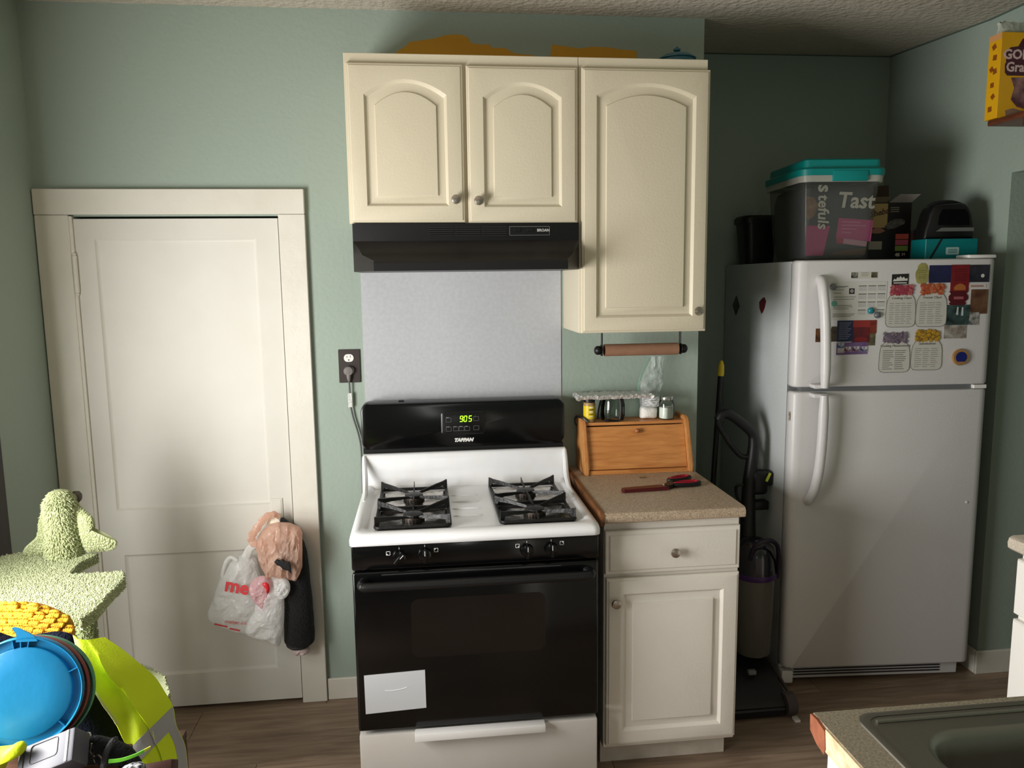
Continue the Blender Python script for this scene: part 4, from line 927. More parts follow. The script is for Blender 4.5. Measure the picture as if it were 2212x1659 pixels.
for k, w in enumerate((.075, .095, .06, .04)): bagpatch('print_line', [(.195, 1.860-k*.013), (.195+w, 1.857-k*.013), (.195+w, 1.852-k*.013), (.195, 1.855-k*.013)], mat('bag_pink_light', (214, 130, 168), .5), .0025)
# cat treat carton with open flaps
t = thing('pet_food_carton', 'black pet food carton with open flaps and a beige brand square', 'carton', fpt(.47, .38, FT_Z))
M_CART = mat('carton_black', (28, 22, 22), .4)
F().box(.385, .575, .300, .46, FT_Z, 1.946, .001, 1).done('carton', M_CART, t)
def cpatch(nm, poly, m, k=.0012, par=None): return F().prism(poly, lambda a, c, d: Vector((a, d, c)), .300-k, .300).done(nm, m, par or t, smooth=0)
cpatch('brand_square', rect(.400, .474, 1.845, 1.942), mat('carton_beige', (186, 156, 100), .45))
cpatch('food_picture', [(.402, 1.832), (.416, 1.84), (.436, 1.847), (.456, 1.84), (.468, 1.832), (.446, 1.822), (.416, 1.822)], mat('carton_pink_food', (160, 112, 90), .5), .002)
cpatch('cat_picture', [(.462, 1.850), (.487, 1.872), (.509, 1.880), (.534, 1.881), (.549, 1.872), (.545, 1.858), (.527, 1.852), (.507, 1.842), (.477, 1.838)], mat('carton_cat_grey', (118, 116, 112), .5, var=(60, (60, 60, 60), .2)), .002)
text('Sheba', .034, facing(fpt(.438, .298, 1.905), R3 @ Vector((1, 0, .22)), R3 @ Vector((-.22, 0, 1))), mat('carton_brown', (74, 48, 26), .5), t, shear=.25, bold=.0006)
for k in range(3): cpatch('print_line', rect(.486, .486+.036, 1.908+k*.008, 1.911+k*.008), mat('carton_cream', (150, 140, 124), .6))
cpatch('info_panel', rect(.398, .456, 1.757, 1.790), mat('carton_info', (166, 158, 144), .6))
for k, c in enumerate(((206, 92, 78), (196, 92, 116), (138, 168, 82))): cpatch('flavour_label', rect(.512, .566, 1.798-k*.024, 1.819-k*.024), mat('flavour_%d' % k, c, .5), .002)
text('48', .020, facing(fpt(.523, .2985, 1.734), R3 @ Vector((1, 0, 0)), R3 @ Vector((0, 0, 1))), M_BW, t, bold=.0006); text('24', .016, facing(fpt(.548, .2985, 1.736), R3 @ Vector((1, 0, 0)), R3 @ Vector((0, 0, 1))), M_BW, t)
M_FLAP = mat('grey_board', (158, 150, 138), .7); M_KRAFT = mat('kraft_board', (104, 80, 56), .8)
def flap(poly, m, nm='flap'):
    b = F(); n = Vector((0, .0015, .001)); b.rings([[Vector(p) for p in poly], [Vector(p)+n for p in poly]]); return b.done(nm, m, t, smooth=0)
flap([(.387, .301, 1.946), (.470, .301, 1.946), (.476, .282, 1.967), (.390, .284, 1.965)], mat('flap_tan', (128, 112, 92), .7))  # front flap in a darker tan than the one beside it
flap([(.480, .301, 1.946), (.572, .301, 1.946), (.592, .27, 1.975), (.506, .27, 1.975)], mat('flap_white', (176, 170, 164), .6))
flap([(.383, .455, 1.946), (.470, .455, 1.946), (.470, .47, 2.035), (.383, .47, 2.03)], M_KRAFT); flap([(.478, .43, 1.946), (.548, .43, 1.946), (.545, .435, 2.03), (.480, .435, 2.026)], mat('dark_kraft', (64, 46, 32), .8))
# slim printed carton and teal box
t = thing('slim_carton', 'slim dark blue and brown printed carton between the pet food carton and teal box', 'carton', fpt(.592, .34, FT_Z))
F().box(.577, .606, .280, .40, FT_Z, 1.832, .001, 1).done('carton', mat('slim_brown', (92, 70, 54), .5, var=(20, (60, 44, 34), .2)), t)
F().box(.5765, .6065, .2785, .2805, 1.792, 1.832).done('blue_band', mat('slim_blue', (22, 26, 62), .4), t); F().box(.581, .602, .2775, .279, 1.806, 1.814).done('red_print', mat('slim_print', (160, 130, 140), .5), t)
F().box(.5765, .6065, .2785, .2805, 1.758, 1.789).done('tan_band', mat('slim_tan', (168, 132, 104), .5), t)
t = thing('teal_box', 'flat teal box with a black elastic band and white label on the refrigerator', 'box', fpt(.63, .24, FT_Z))
F().box(.5305, .738, .110, .215, FT_Z, 1.789, .002, 1).done('box', mat('teal_board', (0, 116, 118), .45), t)
F().prism([(.545, FT_Z+.001), (.553, FT_Z+.001), (.596, 1.788), (.588, 1.788)], lambda a, c, d: Vector((a, d, c)), .1085, .110).done('elastic_band', M_BLACKM, t)
l_ = F().prism([(p.x, p.y) for p in rr(.612, .664, 1.728, 1.756, .004, 0)], lambda a, c, d: Vector((a, d, c)), .1088, .110).done('label', mat('label_grey', (168, 196, 192), .5), t)
for k in range(3): F().box(.620, .656, .1083, .1089, 1.734+k*.006, 1.737+k*.006).done('text_line', mat('label_teal_ink', (70, 130, 130), .6), l_)
# black rounded appliance on the teal box
t = thing('steam_iron', 'black rounded iron with a grey band standing on the teal box', 'iron', fpt(.63, .17, 1.789))
sil = [(.532, 1.7895), (.736, 1.7895), (.738, 1.812), (.732, 1.850), (.722, 1.885), (.708, 1.912), (.694, 1.925), (.676, 1.927), (.62, 1.925), (.580, 1.921), (.562, 1.910), (.552, 1.885), (.545, 1.850), (.536, 1.82)]
b = F(); cs = Vector((.637, 0, 1.85))
def srg(k, d): return [Vector((cs.x+(a-cs.x)*k, d, max(1.7895, cs.z+(z-cs.z)*k))) for a, z in sil]
b.rings([srg(.90, .128), srg(.97, .133), srg(1, .142), srg(1, .198), srg(.95, .21)]); b.done('body', M_BLACKS, t, smooth=50)
F().prism([(.578, 1.818), (.730, 1.818), (.728, 1.832), (.60, 1.832)], lambda a, c, d: Vector((a, d, c)), .1262, .130).done('grey_band', mat('iron_grey', (104, 104, 102), .4), t)
F().prism([(.585, 1.842), (.712, 1.842), (.704, 1.885), (.69, 1.902), (.60, 1.902), (.588, 1.88)], lambda a, c, d: Vector((a, d, c)), .1265, .130).done('face_plate', M_BLACK, t)
F().tube(smooth_path([(.565, .17, 1.915), (.60, .17, 1.930), (.66, .17, 1.933), (.702, .17, 1.922)], 12), .008, 8).done('handle', M_BLACKM, t)

# ================================================================ broom and vacuum between cabinet and refrigerator
t = thing('broom', 'broom with black handle and yellow tip leaning in the alcove', 'broom', (1.44, .2, 0))
p0, p1 = Vector((1.436, .19, .06)), Vector((1.4955, .20, 1.235))
B().cyl(p0, p1, .0115, n=14).done('pole', M_BLACKS, t)
B().tube([p1-(p1-p0)*.002, p1+Vector((.0005, 0, .008)), p1+Vector((.002, 0, .04)), p1+Vector((.0025, 0, .058)), p1+Vector((.003, 0, .064))], [.0135, .0145, .0125, .008, .003], 14).done('tip', mat('yellow_plastic', (214, 184, 40), .45), t)
B().box(1.345, 1.50, .16, .22, .05, .10, .01, 2).done('head', M_BLACKM, t); B().box(1.35, 1.495, .165, .215, 0, .052).done('bristles', mat('bristle_grey', (70, 68, 66), .9, bump=(200, .8, (8, 8, 1))), t, kind='stuff')
t = thing('vacuum_cleaner', 'black upright vacuum with purple-ringed clear bin beside the refrigerator', 'vacuum', (1.45, -.18, 0))
b = B(); b.tube(smooth_path([(1.412, 0, 1.078), (1.425, 0, 1.100), (1.456, 0, 1.100), (1.510, 0, 1.062), (1.552, 0, 1.022), (1.563, 0, .985), (1.560, 0, .92), (1.545, -.005, .80), (1.540, -.02, .68), (1.525, -.06, .56)], 40), [.020]*20+[.020+.0006*k for k in range(21)], 12)
b.tube(smooth_path([(1.412, 0, 1.078), (1.415, 0, 1.055), (1.455, 0, .990), (1.500, 0, .935), (1.525, 0, .922), (1.556, 0, .925)], 24), .011, 10); b.done('handle', mat('vacuum_black', (14, 14, 15), .45), t)
B().box(1.555, 1.620, -.03, .03, .765, .865, .016, 3).box(1.60, 1.643, -.025, .025, .80, .862, .012, 3).done('tool_clip', M_BLACKS, t)
B().prism([(1.604, .826), (1.612, .822), (1.628, .856), (1.620, .860)], lambda a, c, d: Vector((a, d, c)), -.034, -.029).done('sticker', mat('lime_sticker', (196, 206, 70), .5), t)
B().box(1.555, 1.628, -.025, .02, .700, .738, .006, 2).done('cord_hook', M_BLACKS, t)
B().tube(smooth_path([(1.515, -.02, .81), (1.49, -.01, .80), (1.50, .0, .75), (1.53, .0, .70)], 14), .006, 8).done('hose_hook', M_BLACKS, t)
B().tube(smooth_path([(1.530, -.05, .60), (1.50, -.02, .50), (1.46, 0, .3), (1.44, -.04, .12)], 16), [.03]*17, 12).done('spine', M_BLACKS, t)
bn = B().lathe([(.066, .165), (.072, .175), (.078, .47), (.078, .482)], (1.512, -.16, 0), n=32).done('dust_bin', plastic_film('smoky_bin', (120, 116, 108), .42, .2), t)
B().lathe([(.020, .17), (.030, .2), (.034, .36), (.05, .45), (.05, .475)], (1.512, -.16, 0), n=20).done('filter_cone', mat('bin_inner', (88, 82, 72), .6, var=(14, (54, 50, 46), .2)), bn)
B().lathe([(.081, .480), (.083, .486), (.083, .497), (.080, .502)], (1.512, -.16, 0), n=32).done('purple_ring', mat('purple_plastic', (58, 26, 84), .35), t)
B().lathe([(.080, .500), (.078, .56), (.068, .60), (.048, .625), (.02, .635), (.001, .636)], (1.512, -.16, 0), n=30).done('bin_lid', mat('smoky_lid', (24, 20, 30), .2, coat=.5), t)
B().tube(smooth_path([(1.465, -.22, .57), (1.470, -.245, .63), (1.515, -.25, .655), (1.562, -.24, .63), (1.585, -.21, .55), (1.590, -.19, .48)], 20), .009, 10).done('carry_handle', mat('purple_black', (30, 20, 40), .35), t)
b = B(); b.rings([[Vector((1.30, -.375, .004)), Vector((1.578, -.375, .004)), Vector((1.615, -.05, .004)), Vector((1.36, -.03, .004))], [Vector((1.30, -.385, .045)), Vector((1.578, -.385, .045)), Vector((1.615, -.05, .07)), Vector((1.36, -.03, .07))], [Vector((1.31, -.355, .075)), Vector((1.560, -.355, .075)), Vector((1.585, -.08, .135)), Vector((1.385, -.06, .135))]])
bmesh.ops.bevel(b.bm, geom=list(b.bm.edges), offset=.008, segments=2, affect='EDGES'); hd = b.done('floor_head', mat('vacuum_grey_black', (26, 26, 28), .4), t)
B().cyl((1.552, -.355, .045), (1.592, -.352, .045), .042, n=24).done('side_wheel', mat('wheel_taupe', (74, 66, 64), .6), t)
B().tube([(1.600, -.33, .05), (1.612, -.20, .062), (1.622, -.06, .075)], .007, 8).done('side_trim', mat('trim_grey', (84, 78, 74), .5), t)
B().box(1.455, 1.487, -.262, -.24, .115, .132, .004, 2).done('pedal', mat('pedal_grey', (120, 120, 122), .4), t)
b = B()
for k in range(4): b.box(1.574+k*.005, 1.5765+k*.005, -.412, -.386, .002, .012)
b.box(1.573, 1.593, -.414, -.404, .002, .010); b.done('edge_brush', mat('white_bristle', (214, 210, 204), .6), t)
# ================================================================ right side: shelf, sink worktop, side worktop
t = thing('wall_shelf', 'reddish wooden shelf on a curved bracket above the side opening', 'shelf', (2.39, -.62, 2.02))
B().box(2.306, XR-.0005, -1.0, -.252, 2.186, 2.206, .004, 2).done('board', M_CHERRY, t)
for y in (-.40, -.86):
    br = [(XR-.0005, 2.186), (2.335, 2.186), (2.335, 2.168), (2.350, 2.150), (2.385, 2.135), (2.415, 2.110), (2.430, 2.075), (2.455, 2.055), (XR-.0005, 2.05)]
    B().prism(br, lambda a, c, d: Vector((a, d, c)), y-.011, y+.011).done('bracket', M_CHERRY, t)
t = thing('cereal_box', 'yellow cereal box with brown squares on its narrow side, on the wall shelf', 'cereal box', (2.393, -.275, 2.206))
M_CER = mat('cereal_yellow', (226, 172, 22), .45, var=(6, (214, 156, 14), .3))
cx0, cx1, cy0, cy1, cz0, cz1 = 2.300, 2.4885, -.305, -.243, 2.2065, 2.5
B().box(cx0, cx1, cy0, cy1, cz0, cz1, .001, 1).done('carton', M_CER, t)
M_SQ = mat('cereal_square', (150, 82, 20), .5, var=(60, (120, 62, 14), .2))
for i, (yy, zz, r, an) in enumerate(((-.271, 2.458, .013, .3), (-.277, 2.420, .013, .9), (-.264, 2.382, .012, .2), (-.281, 2.372, .013, .6), (-.272, 2.326, .012, .8), (-.279, 2.285, .012, .15), (-.268, 2.243, .013, .7))):
    B().prism([(yy+r*math.cos(an+k*PI/2), zz+r*math.sin(an+k*PI/2)) for k in range(4)], lambda a, c, d: Vector((d, a, c)), cx0-.0008, cx0).done('printed_square', M_SQ, t, smooth=0)
B().box(cx0-.0006, cx0, cy0, cy1, 2.478, 2.4995).done('tan_band', mat('cereal_tan', (206, 150, 96), .5), t)
def cface(nm, poly, m, k): return B().prism(poly, lambda a, c, d: Vector((a, d, c)), cy0-k, cy0).done(nm, m, t, smooth=0)
M_PLUM = mat('cereal_plum', (70, 28, 40), .5)
cface('title_plate', [(2.320, 2.432), (2.335, 2.448), (2.365, 2.452), (2.38, 2.478), (2.41, 2.485), (2.44, 2.475), (2.455, 2.455), (2.486, 2.45), (2.486, 2.352), (2.33, 2.352), (2.320, 2.362), (2.318, 2.392), (2.322, 2.396)], M_PLUM, .001)
M_CLET = mat('cereal_letter', (206, 178, 172), .5)
text('GOLDEN', .046, facing((2.405, cy0-.0012, 2.423)), M_CLET, t, bold=.0014, sx=1.02); text('Grahams', .046, facing((2.405, cy0-.0012, 2.380)), M_CLET, t, bold=.0012, sx=.98)
cface('bowl_picture', [(2.345, 2.345), (2.36, 2.31), (2.35, 2.27), (2.375, 2.245), (2.42, 2.235), (2.486, 2.235), (2.486, 2.348)], mat('cereal_bowl', (84, 44, 54), .5, var=(20, (150, 112, 104), .12)), .001)
cface('milk', [(2.33, 2.232), (2.36, 2.24), (2.40, 2.23), (2.486, 2.232), (2.486, 2.21), (2.335, 2.21)], mat('cereal_milk', (140, 110, 92), .5), .001)
def liner(u, v):
    a = u*2*PI; rx, ry = (cx1-cx0)/2-.006, (cy1-cy0)/2-.005
    n_ = noise.noise(Vector((math.cos(a)*2, math.sin(a)*2, v*3)))
    return Vector(((cx0+cx1)/2+rx*math.cos(a)*(1+.05*n_), (cy0+cy1)/2+ry*math.sin(a)*(1-.6*v)+.012*n_*v, 2.490+.050*v+.022*n_*v))
B().grid(liner, 40, 5).done('inner_bag', mat('liner_white', (186, 192, 178), .3, bump=(40, .8), var=(14, (120, 130, 110), .15)), t, smooth=25)

# sink worktop
CX0, CYF, CYN = .880, -1.795, -2.44
b = B(); Z0, Z1 = .872, .914
sx0_, sx1_, sy0_, sy1_ = .950, 1.720, -2.36, -1.825
for k in ((CX0, sx0_, CYN, CYF), (sx1_, 2.489, CYN, CYF), (sx0_, sx1_, sy1_, CYF), (sx0_, sx1_, CYN, sy0_)): b.box(k[0], k[1], k[2], k[3], Z0, Z1)
wt = tag(b.done('countertop', M_COUNT2, smooth=0), 'speckled laminate worktop with a steel sink set into it', 'countertop')
B().box(CX0-.004, CX0+.0005, CYN+.01, -1.842, Z0+.002, Z1-.0015).done('bare_edge', M_PARTB, wt, label='bare particle board edge')
B().rings([[Vector((CX0-.0055, y, z)) for y, z in ((-1.794, .912), (-1.815, .914), (-1.842, .909), (-1.846, .88), (-1.842, .868), (-1.818, .872), (-1.796, .884))], [Vector((CX0+.012, y, z)) for y, z in ((-1.794, .912), (-1.815, .914), (-1.842, .909), (-1.846, .88), (-1.842, .868), (-1.818, .872), (-1.796, .884))]]).done('end_block', M_TERRA, wt, label='reddish brown end block')
t = thing('kitchen_sink', 'dull stainless steel sink set into the speckled worktop', 'sink', (1.335, -2.09, .74))
R = lambda k, z, r=.03: rr(.938+k, 1.732-k, -2.372+k, -1.812-k, max(.01, r-k*.2), z, 6)
b = B(); b.rings([R(0, .9143), R(.001, .9175), R(.006, .919), R(.014, .918)], cap0=False, cap1=False)
bowl = lambda k, z, r: rr(1.000+k, 1.325-k, -2.30+k, -1.880-k, r, z, 6)
bowl2 = lambda k, z, r: rr(1.350+k, 1.680-k, -2.30+k, -1.880-k, r, z, 6)
b.done('rim', M_STEEL, t, smooth=50)
# deck around the two bowls
zd_ = .9172
for (dx0, dx1), bw in (((.946, 1.3375), bowl), ((1.3375, 1.724), bowl2)):
    B().rings([rr(dx0, dx1, -2.364, -1.820, .003, zd_), bw(-.004, zd_+.0004, .075)], cap0=False, cap1=False).done('deck', M_STEEL, t, smooth=30)
for bw in (bowl, bowl2):
    B().rings([bw(-.004, .9176, .075), bw(.002, .9165, .07), bw(.008, .908, .066), bw(.014, .88, .06), bw(.022, .78, .055), bw(.040, .748, .05), bw(.07, .742, .05)], cap0=False).done('bowl', M_STEEL, t, smooth=60)
B().tube(smooth_path([(.965, -1.842, .9185), (1.3, -1.842, .9185), (1.70, -1.842, .9185)], 6), .0035, 8).done('deck_ridge', M_STEEL, t)
t = thing('sink_cabinet', 'white sink base cabinet under the speckled worktop', 'cabinet', (1.4, -2.12, 0))
b = B(); b.box(.898, .916, -2.40, -1.815, 0, .8715); b.box(.916, 1.90, -2.40, -2.38, 0, .8715); b.box(.916, 1.90, -1.835, -1.815, .09, .8715); b.box(.916, 1.90, -1.88, -1.86, 0, .09); b.done('body', mat('white_cabinet_side', (228, 224, 216), .45), t)
for x0 in (.925, 1.245, 1.565):
    panel_door(x0, x0+.31, .11, .72, -1.835, -1.8125, (.05, .05, .05), 0, M_CABW, 'door', t) if False else None
# side worktop and cabinet against the right wall
t = thing('side_cabinet', 'white base cabinet with drawer and door against the right wall', 'cabinet', (2.2, -1.4, 0))
B().box(1.905, 2.4755, -1.81, -1.035, .09, .8715, .002, 1).done('body', mat('bright_white_cabinet', (232, 229, 223), .4), t); B().box(1.96, 2.475, -1.81, -1.05, 0, .0905).done('toe_kick', M_CABW, t)
def xfront(y0, y1, z0, z1, nm):
    R = lambda k, x: [Vector((x, y0+k, z0+k)), Vector((x, y1-k, z0+k)), Vector((x, y1-k, z1-k)), Vector((x, y0+k, z1-k))]
    return B().rings([R(0, 1.905), R(0, 1.891), R(.004, 1.886), R(.012, 1.8855)]).done(nm, mat('bright_white_front', (234, 231, 225), .38), t, smooth=28)
for y0, y1 in ((-1.415, -1.037), (-1.80, -1.425)):
    d = xfront(y0, y1, .690, .852, 'drawer'); B().lathe([(.006, 0), (.006, -.010), (.015, -.014), (.016, -.02), (.008, -.025)], (1.8855, (y0+y1)/2, .771), 'x', 18).done('knob', M_KNOB, d)
    d = xfront(y0, y1, .105, .674, 'door'); B().lathe([(.006, 0), (.006, -.010), (.015, -.014), (.016, -.02), (.008, -.025)], (1.8855, y0+.03, .6), 'x', 18).done('knob', M_KNOB, d)
pr = [(2.489, .8725), (1.882, .8725), (1.872, .880), (1.870, .895), (1.874, .908), (1.884, .914), (2.489, .914)]
tag(B().prism(pr, lambda a, c, d: Vector((a, d, c)), -1.7945, -1.018).done('countertop', mat('pale_laminate', (206, 196, 180), .4, var=(260, (176, 164, 146), .16))), 'pale speckled worktop along the right wall', 'countertop')
t = thing('knife_block', 'dark brown wooden block standing on the pale side worktop', 'knife block', (1.95, -1.12, .914))
b = B(); b.rings([[Vector((x, y, .9145)) for x, y in ((1.893, -1.20), (2.0, -1.20), (2.0, -1.075), (1.893, -1.075))], [Vector((x, y, z)) for x, y, z in ((1.888, -1.20, 1.06), (1.98, -1.20, 1.12), (1.98, -1.075, 1.12), (1.888, -1.075, 1.06))]]); bmesh.ops.bevel(b.bm, geom=list(b.bm.edges), offset=.004, segments=2, affect='EDGES')
b.done('block', wood('dark_block', (66, 36, 26), (48, 24, 18), .5, 6, (10, 10, 1.5)), t)
for k in range(3): B().box(1.905+k*.024, 1.920+k*.024, -1.145, -1.13, 1.06+k*.014, 1.15+k*.014, .004, 2).done('knife_handle', M_BLACKS, t)

# ================================================================ bags hanging from the door knob
def dpt(u, v, y): return at(u, v, y=y)
M_TAN = plastic_film('tan_film', (240, 206, 188), .36, .10, (30, 1.0), .5); M_WFILM = plastic_film('white_film', (250, 250, 249), .1, .13, (36, 1.0), .5)
M_RED = mat('red_print', (206, 24, 36), .4)
t = thing('plastic_bag', 'white grocery bag with red lettering and handle loop hanging on the door', 'bag', dpt(500, 1390, -.06))
ol = [(500, 1208), (525, 1196), (552, 1205), (560, 1235), (575, 1270), (592, 1310), (598, 1360), (575, 1384), (545, 1376), (510, 1366), (478, 1352), (455, 1338), (450, 1322), (462, 1290), (470, 1262), (482, 1235)]
pillow([dpt(u, v, -.055) for u, v in ol], (0, -1, 0), .048, .035, .016, 9, n=130, K=26, seed=1).done('bag', M_WFILM, t, smooth=30)
lp = [(512, 1212), (500, 1204), (490, 1210), (483, 1228), (481, 1246), (496, 1243), (512, 1228), (518, 1222)]
B().tube(smooth_path([dpt(u, v, -.085) for u, v in lp], 24), .0065, 8, flat=.5).done('handle_loop', M_WFILM, t)
B().tube(smooth_path([dpt(u, v, y) for u, v, y in ((530, 1205, -.08), (540, 1185, -.075), (552, 1176, -.07), (575, 1140, -.05), (592, 1116, -.045))], 18), [.016-.0004*k for k in range(19)], 8, flat=.6).done('knotted_neck', M_WFILM, t)
fa = Vector((1, -.12, -.20)).normalized()
text('me', .072, facing(dpt(512, 1268, -.118), fa, Vector((.20, .10, 1))), M_RED, t, bold=.0022)
text('meijer.com', .022, facing(dpt(514, 1345, -.124), Vector((1, -.12, -.10)), Vector((.10, -.25, 1))), mat('red_print_pale', (196, 70, 70), .5), t)
for k, (u, v, w) in enumerate(((465, 1349, .05), (495, 1358, .04))):
    B().box(-w/2, w/2, -.0006, .0006, -.003, .003, xf=facing(dpt(u+12, v+2, -.100), Vector((1, -.1, -.25)), Vector((.2, 0, 1))) @ Matrix.Rotation(-PI/2, 4, 'X')).done('print_line', MATS['red_print_pale'], t)
t = thing('plastic_bag', 'knotted white plastic bag with a pink crumple in front of the lettered bag', 'bag', dpt(580, 1395, -.09))
ol = [(560, 1270), (585, 1262), (606, 1268), (613, 1295), (612, 1350), (606, 1392), (596, 1396), (580, 1384), (552, 1378), (532, 1366), (536, 1340), (548, 1318), (552, 1292)]
pillow([dpt(u, v, -.135) for u, v in ol], (0, -1, 0), .036, .022, .014, 12, n=110, K=22, seed=2).done('bag', M_WFILM, t, smooth=30)
ol = [(548, 1250), (572, 1243), (586, 1258), (583, 1290), (570, 1318), (560, 1306), (545, 1290), (538, 1268)]
pillow([dpt(u, v, -.150) for u, v in ol], (0, -1, 0), .024, .012, .013, 18, n=90, K=18, seed=3).done('pink_crumple', plastic_film('pink_film', (240, 204, 208), .2, .18, (40, .9), .4), t, smooth=30, label='pink crumpled bag end')
pillow([dpt(u, v, -.174) for u, v in ((566, 1262), (574, 1258), (581, 1264), (582, 1276), (577, 1284), (575, 1272))], (0, -1, 0), .006, .004, 0, n=24, K=5).done('red_mark', M_RED, t)
ol = [(592, 1250), (608, 1246), (624, 1256), (626, 1276), (615, 1292), (600, 1290), (590, 1272)]
pillow([dpt(u, v, -.145) for u, v in ol], (0, -1, 0), .022, .014, .015, 20, n=90, K=18, seed=4).done('knot', M_WFILM, t, smooth=30)
B().tube(smooth_path([dpt(588, 1262, -.14), dpt(592, 1225, -.13), dpt(594, 1180, -.10), dpt(594, 1124, -.06)], 14), .010, 8, flat=.6).done('strap', M_WFILM, t)
# tan bag
t = thing('plastic_bag', 'tan see-through plastic bag with a black blot hanging from the door knob', 'bag', dpt(600, 1252, -.07))
ol = [(583, 1131), (600, 1127), (622, 1130), (648, 1141), (655, 1152), (656, 1190), (655, 1222), (648, 1238), (639, 1252), (628, 1251), (617, 1243), (603, 1247), (590, 1240), (576, 1246), (571, 1236), (563, 1226), (558, 1205), (551, 1186), (556, 1160), (566, 1146)]
pillow([dpt(u, v, -.135) for u, v in ol], (0, -1, 0), .034, .030, .021, 11, n=160, K=34, seed=5, sharp=True, squash=(1.5, 1, .7)).done('bag', M_TAN, t, smooth=24)
B().tube(smooth_path([dpt(u, v, y) for u, v, y in ((604, 1116, -.07), (590, 1111, -.085), (572, 1119, -.095), (556, 1140, -.10), (544, 1158, -.105), (546, 1172, -.11), (560, 1176, -.125), (576, 1170, -.14))], 36), [.010+.005*math.sin(PI*k/36)+.002*math.sin(k*1.7) for k in range(37)], 10, flat=.35).done('handle', M_TAN, t, smooth=30)
ol = [(592, 1214), (597, 1208), (604, 1211), (609, 1207), (616, 1213), (625, 1213), (629, 1222), (630, 1240), (622, 1233), (611, 1230), (606, 1224), (598, 1221)]
pillow([dpt(u, v, -.190) for u, v in ol], (0, -1, 0), .003, .012, 0, n=50, K=5, sharp=True).done('black_blot', M_BLACKM, t)
# black sleeve for bags
t = thing('bag_holder', 'long black fleece sleeve stuffed with plastic bags hanging on the door casing', 'bag holder', dpt(645, 1400, -.07))
path = [dpt(606, 1120, -.045), dpt(622, 1160, -.06), dpt(634, 1210, -.068), dpt(640, 1270, -.070), dpt(645, 1330, -.072), dpt(647, 1372, -.072), dpt(647, 1386, -.072)]
b = B(); P = smooth_path(path, 30); b.tube(P, [.012+.040*min(1, k/7)+.006*k/30-(.004 if k > 28 else 0) for k in range(31)], 20)
for v in b.bm.verts: v.co += noise.noise_vector(v.co*22)*.003
b.done('sleeve', mat('black_fleece', (12, 12, 13), .95, bump=(120, .8), sheen=.1, var=(30, (20, 20, 22), .2)), t, smooth=60)
e_ = P[-1]; B().tube([e_+Vector((0, 0, .004)), e_-Vector((0, 0, .006)), e_-Vector((-.001, 0, .016)), e_-Vector((-.001, 0, .02))], [.048, .050, .040, .026], 20).done('elastic_end', mat('grey_elastic', (58, 56, 56), .9, bump=(90, .6)), t)
pillow([e_+Vector((.035*math.cos(a)*1.0+.004, 0, -.034+.020*math.sin(a))) for a in [k*PI/5 for k in range(10)]], (0, -1, 0), .022, .02, .010, 34, n=40, K=8, seed=8).done('bag_tail', plastic_film('pinkish_film', (226, 206, 202), .2, .2, (40, .5)), t, smooth=28)

# ================================================================ cat tree
t = thing('cat_tree', 'pale green carpeted cat tree with leaf-shaped platform and shaggy top post', 'cat tree', (-.88, -.55, 0))
M_CARP = mat('green_carpet', (200, 206, 168), .95, var=(80, (180, 188, 146), .2)); M_SHAG = mat('green_shag', (194, 200, 156), .9, var=(60, (174, 182, 134), .25)); M_POST = mat('green_post_carpet', (158, 168, 122), .95, var=(80, (130, 140, 96), .2))
def pile_on(name, pts, par, m, h=.010, r=.0022, jitter=.5, lean=Vector((0, 0, -.6)), seed=1):
    """tufts: thin three-sided spikes standing on sampled points (p, normal)"""
    rnd = random.Random(seed); V = []; Fc = []
    for p, n in pts:
        d = (n+lean+Vector((rnd.uniform(-1, 1), rnd.uniform(-1, 1), rnd.uniform(-1, 1)))*jitter).normalized()
        a = d.orthogonal().normalized(); c = d.cross(a); i = len(V); hh = h*rnd.uniform(.7, 1.3)
        for k in range(3): V.append(p+(a*math.cos(k*2.094)+c*math.sin(k*2.094))*r)
        for k in range(3): V.append(p+d*hh*.6+(a*math.cos(k*2.094)+c*math.sin(k*2.094))*r*1.05)
        V.append(p+d*hh)
        for k in range(3):
            j = (k+1) % 3; Fc.append((i+k, i+j, i+3+j, i+3+k)); Fc.append((i+3+k, i+3+j, i+6))
    return raw(name, V, Fc, m, par, 'stuff', True)
# leaf platform
leaf = [(-1.075, -.60), (-1.060, -.540), (-1.010, -.505), (-.940, -.520), (-.880, -.545), (-.775, -.553), (-.800, -.63), (-.788, -.722), (-.72, -.726), (-.640, -.722), (-.618, -.775), (-.617, -.88), (-.612, -.985), (-.622, -1.035), (-.690, -1.025), (-.790, -.965), (-.880, -.925), (-.98, -.88), (-1.06, -.80)]
def inside(x, y, poly):
    c = False; j = len(poly)-1
    for i in range(len(poly)):
        (xi, yi), (xj, yj) = poly[i], poly[j]
        if (yi > y) != (yj > y) and x < (xj-xi)*(y-yi)/(yj-yi)+xi: c = not c
        j = i
    return c
B().prism(leaf, lambda a, c, d: Vector((a, c, d)), .804, .836).done('leaf_platform', M_CARP, t, smooth=20)
rnd = random.Random(3); S = []
while len(S) < 9000:
    x, y = rnd.uniform(-1.08, -.6), rnd.uniform(-1.05, -.5)
    if inside(x, y, leaf): S.append((Vector((x, y, .835)), Vector((0, 0, 1))))
for i in range(len(leaf)):
    p, q = Vector((*leaf[i], 0)), Vector((*leaf[(i+1) % len(leaf)], 0)); n = (q-p).normalized(); n = Vector((n.y, -n.x, 0))
    if inside(*(((p+q)/2+n*.004).xy), leaf): n = -n
    for k in range(int((q-p).length*2600)): S.append((p.lerp(q, rnd.random())+Vector((0, 0, rnd.uniform(.806, .836))), n))
pile_on('platform_pile', S, t, M_CARP, .0055, .0018, .7, Vector((0, 0, 0)))
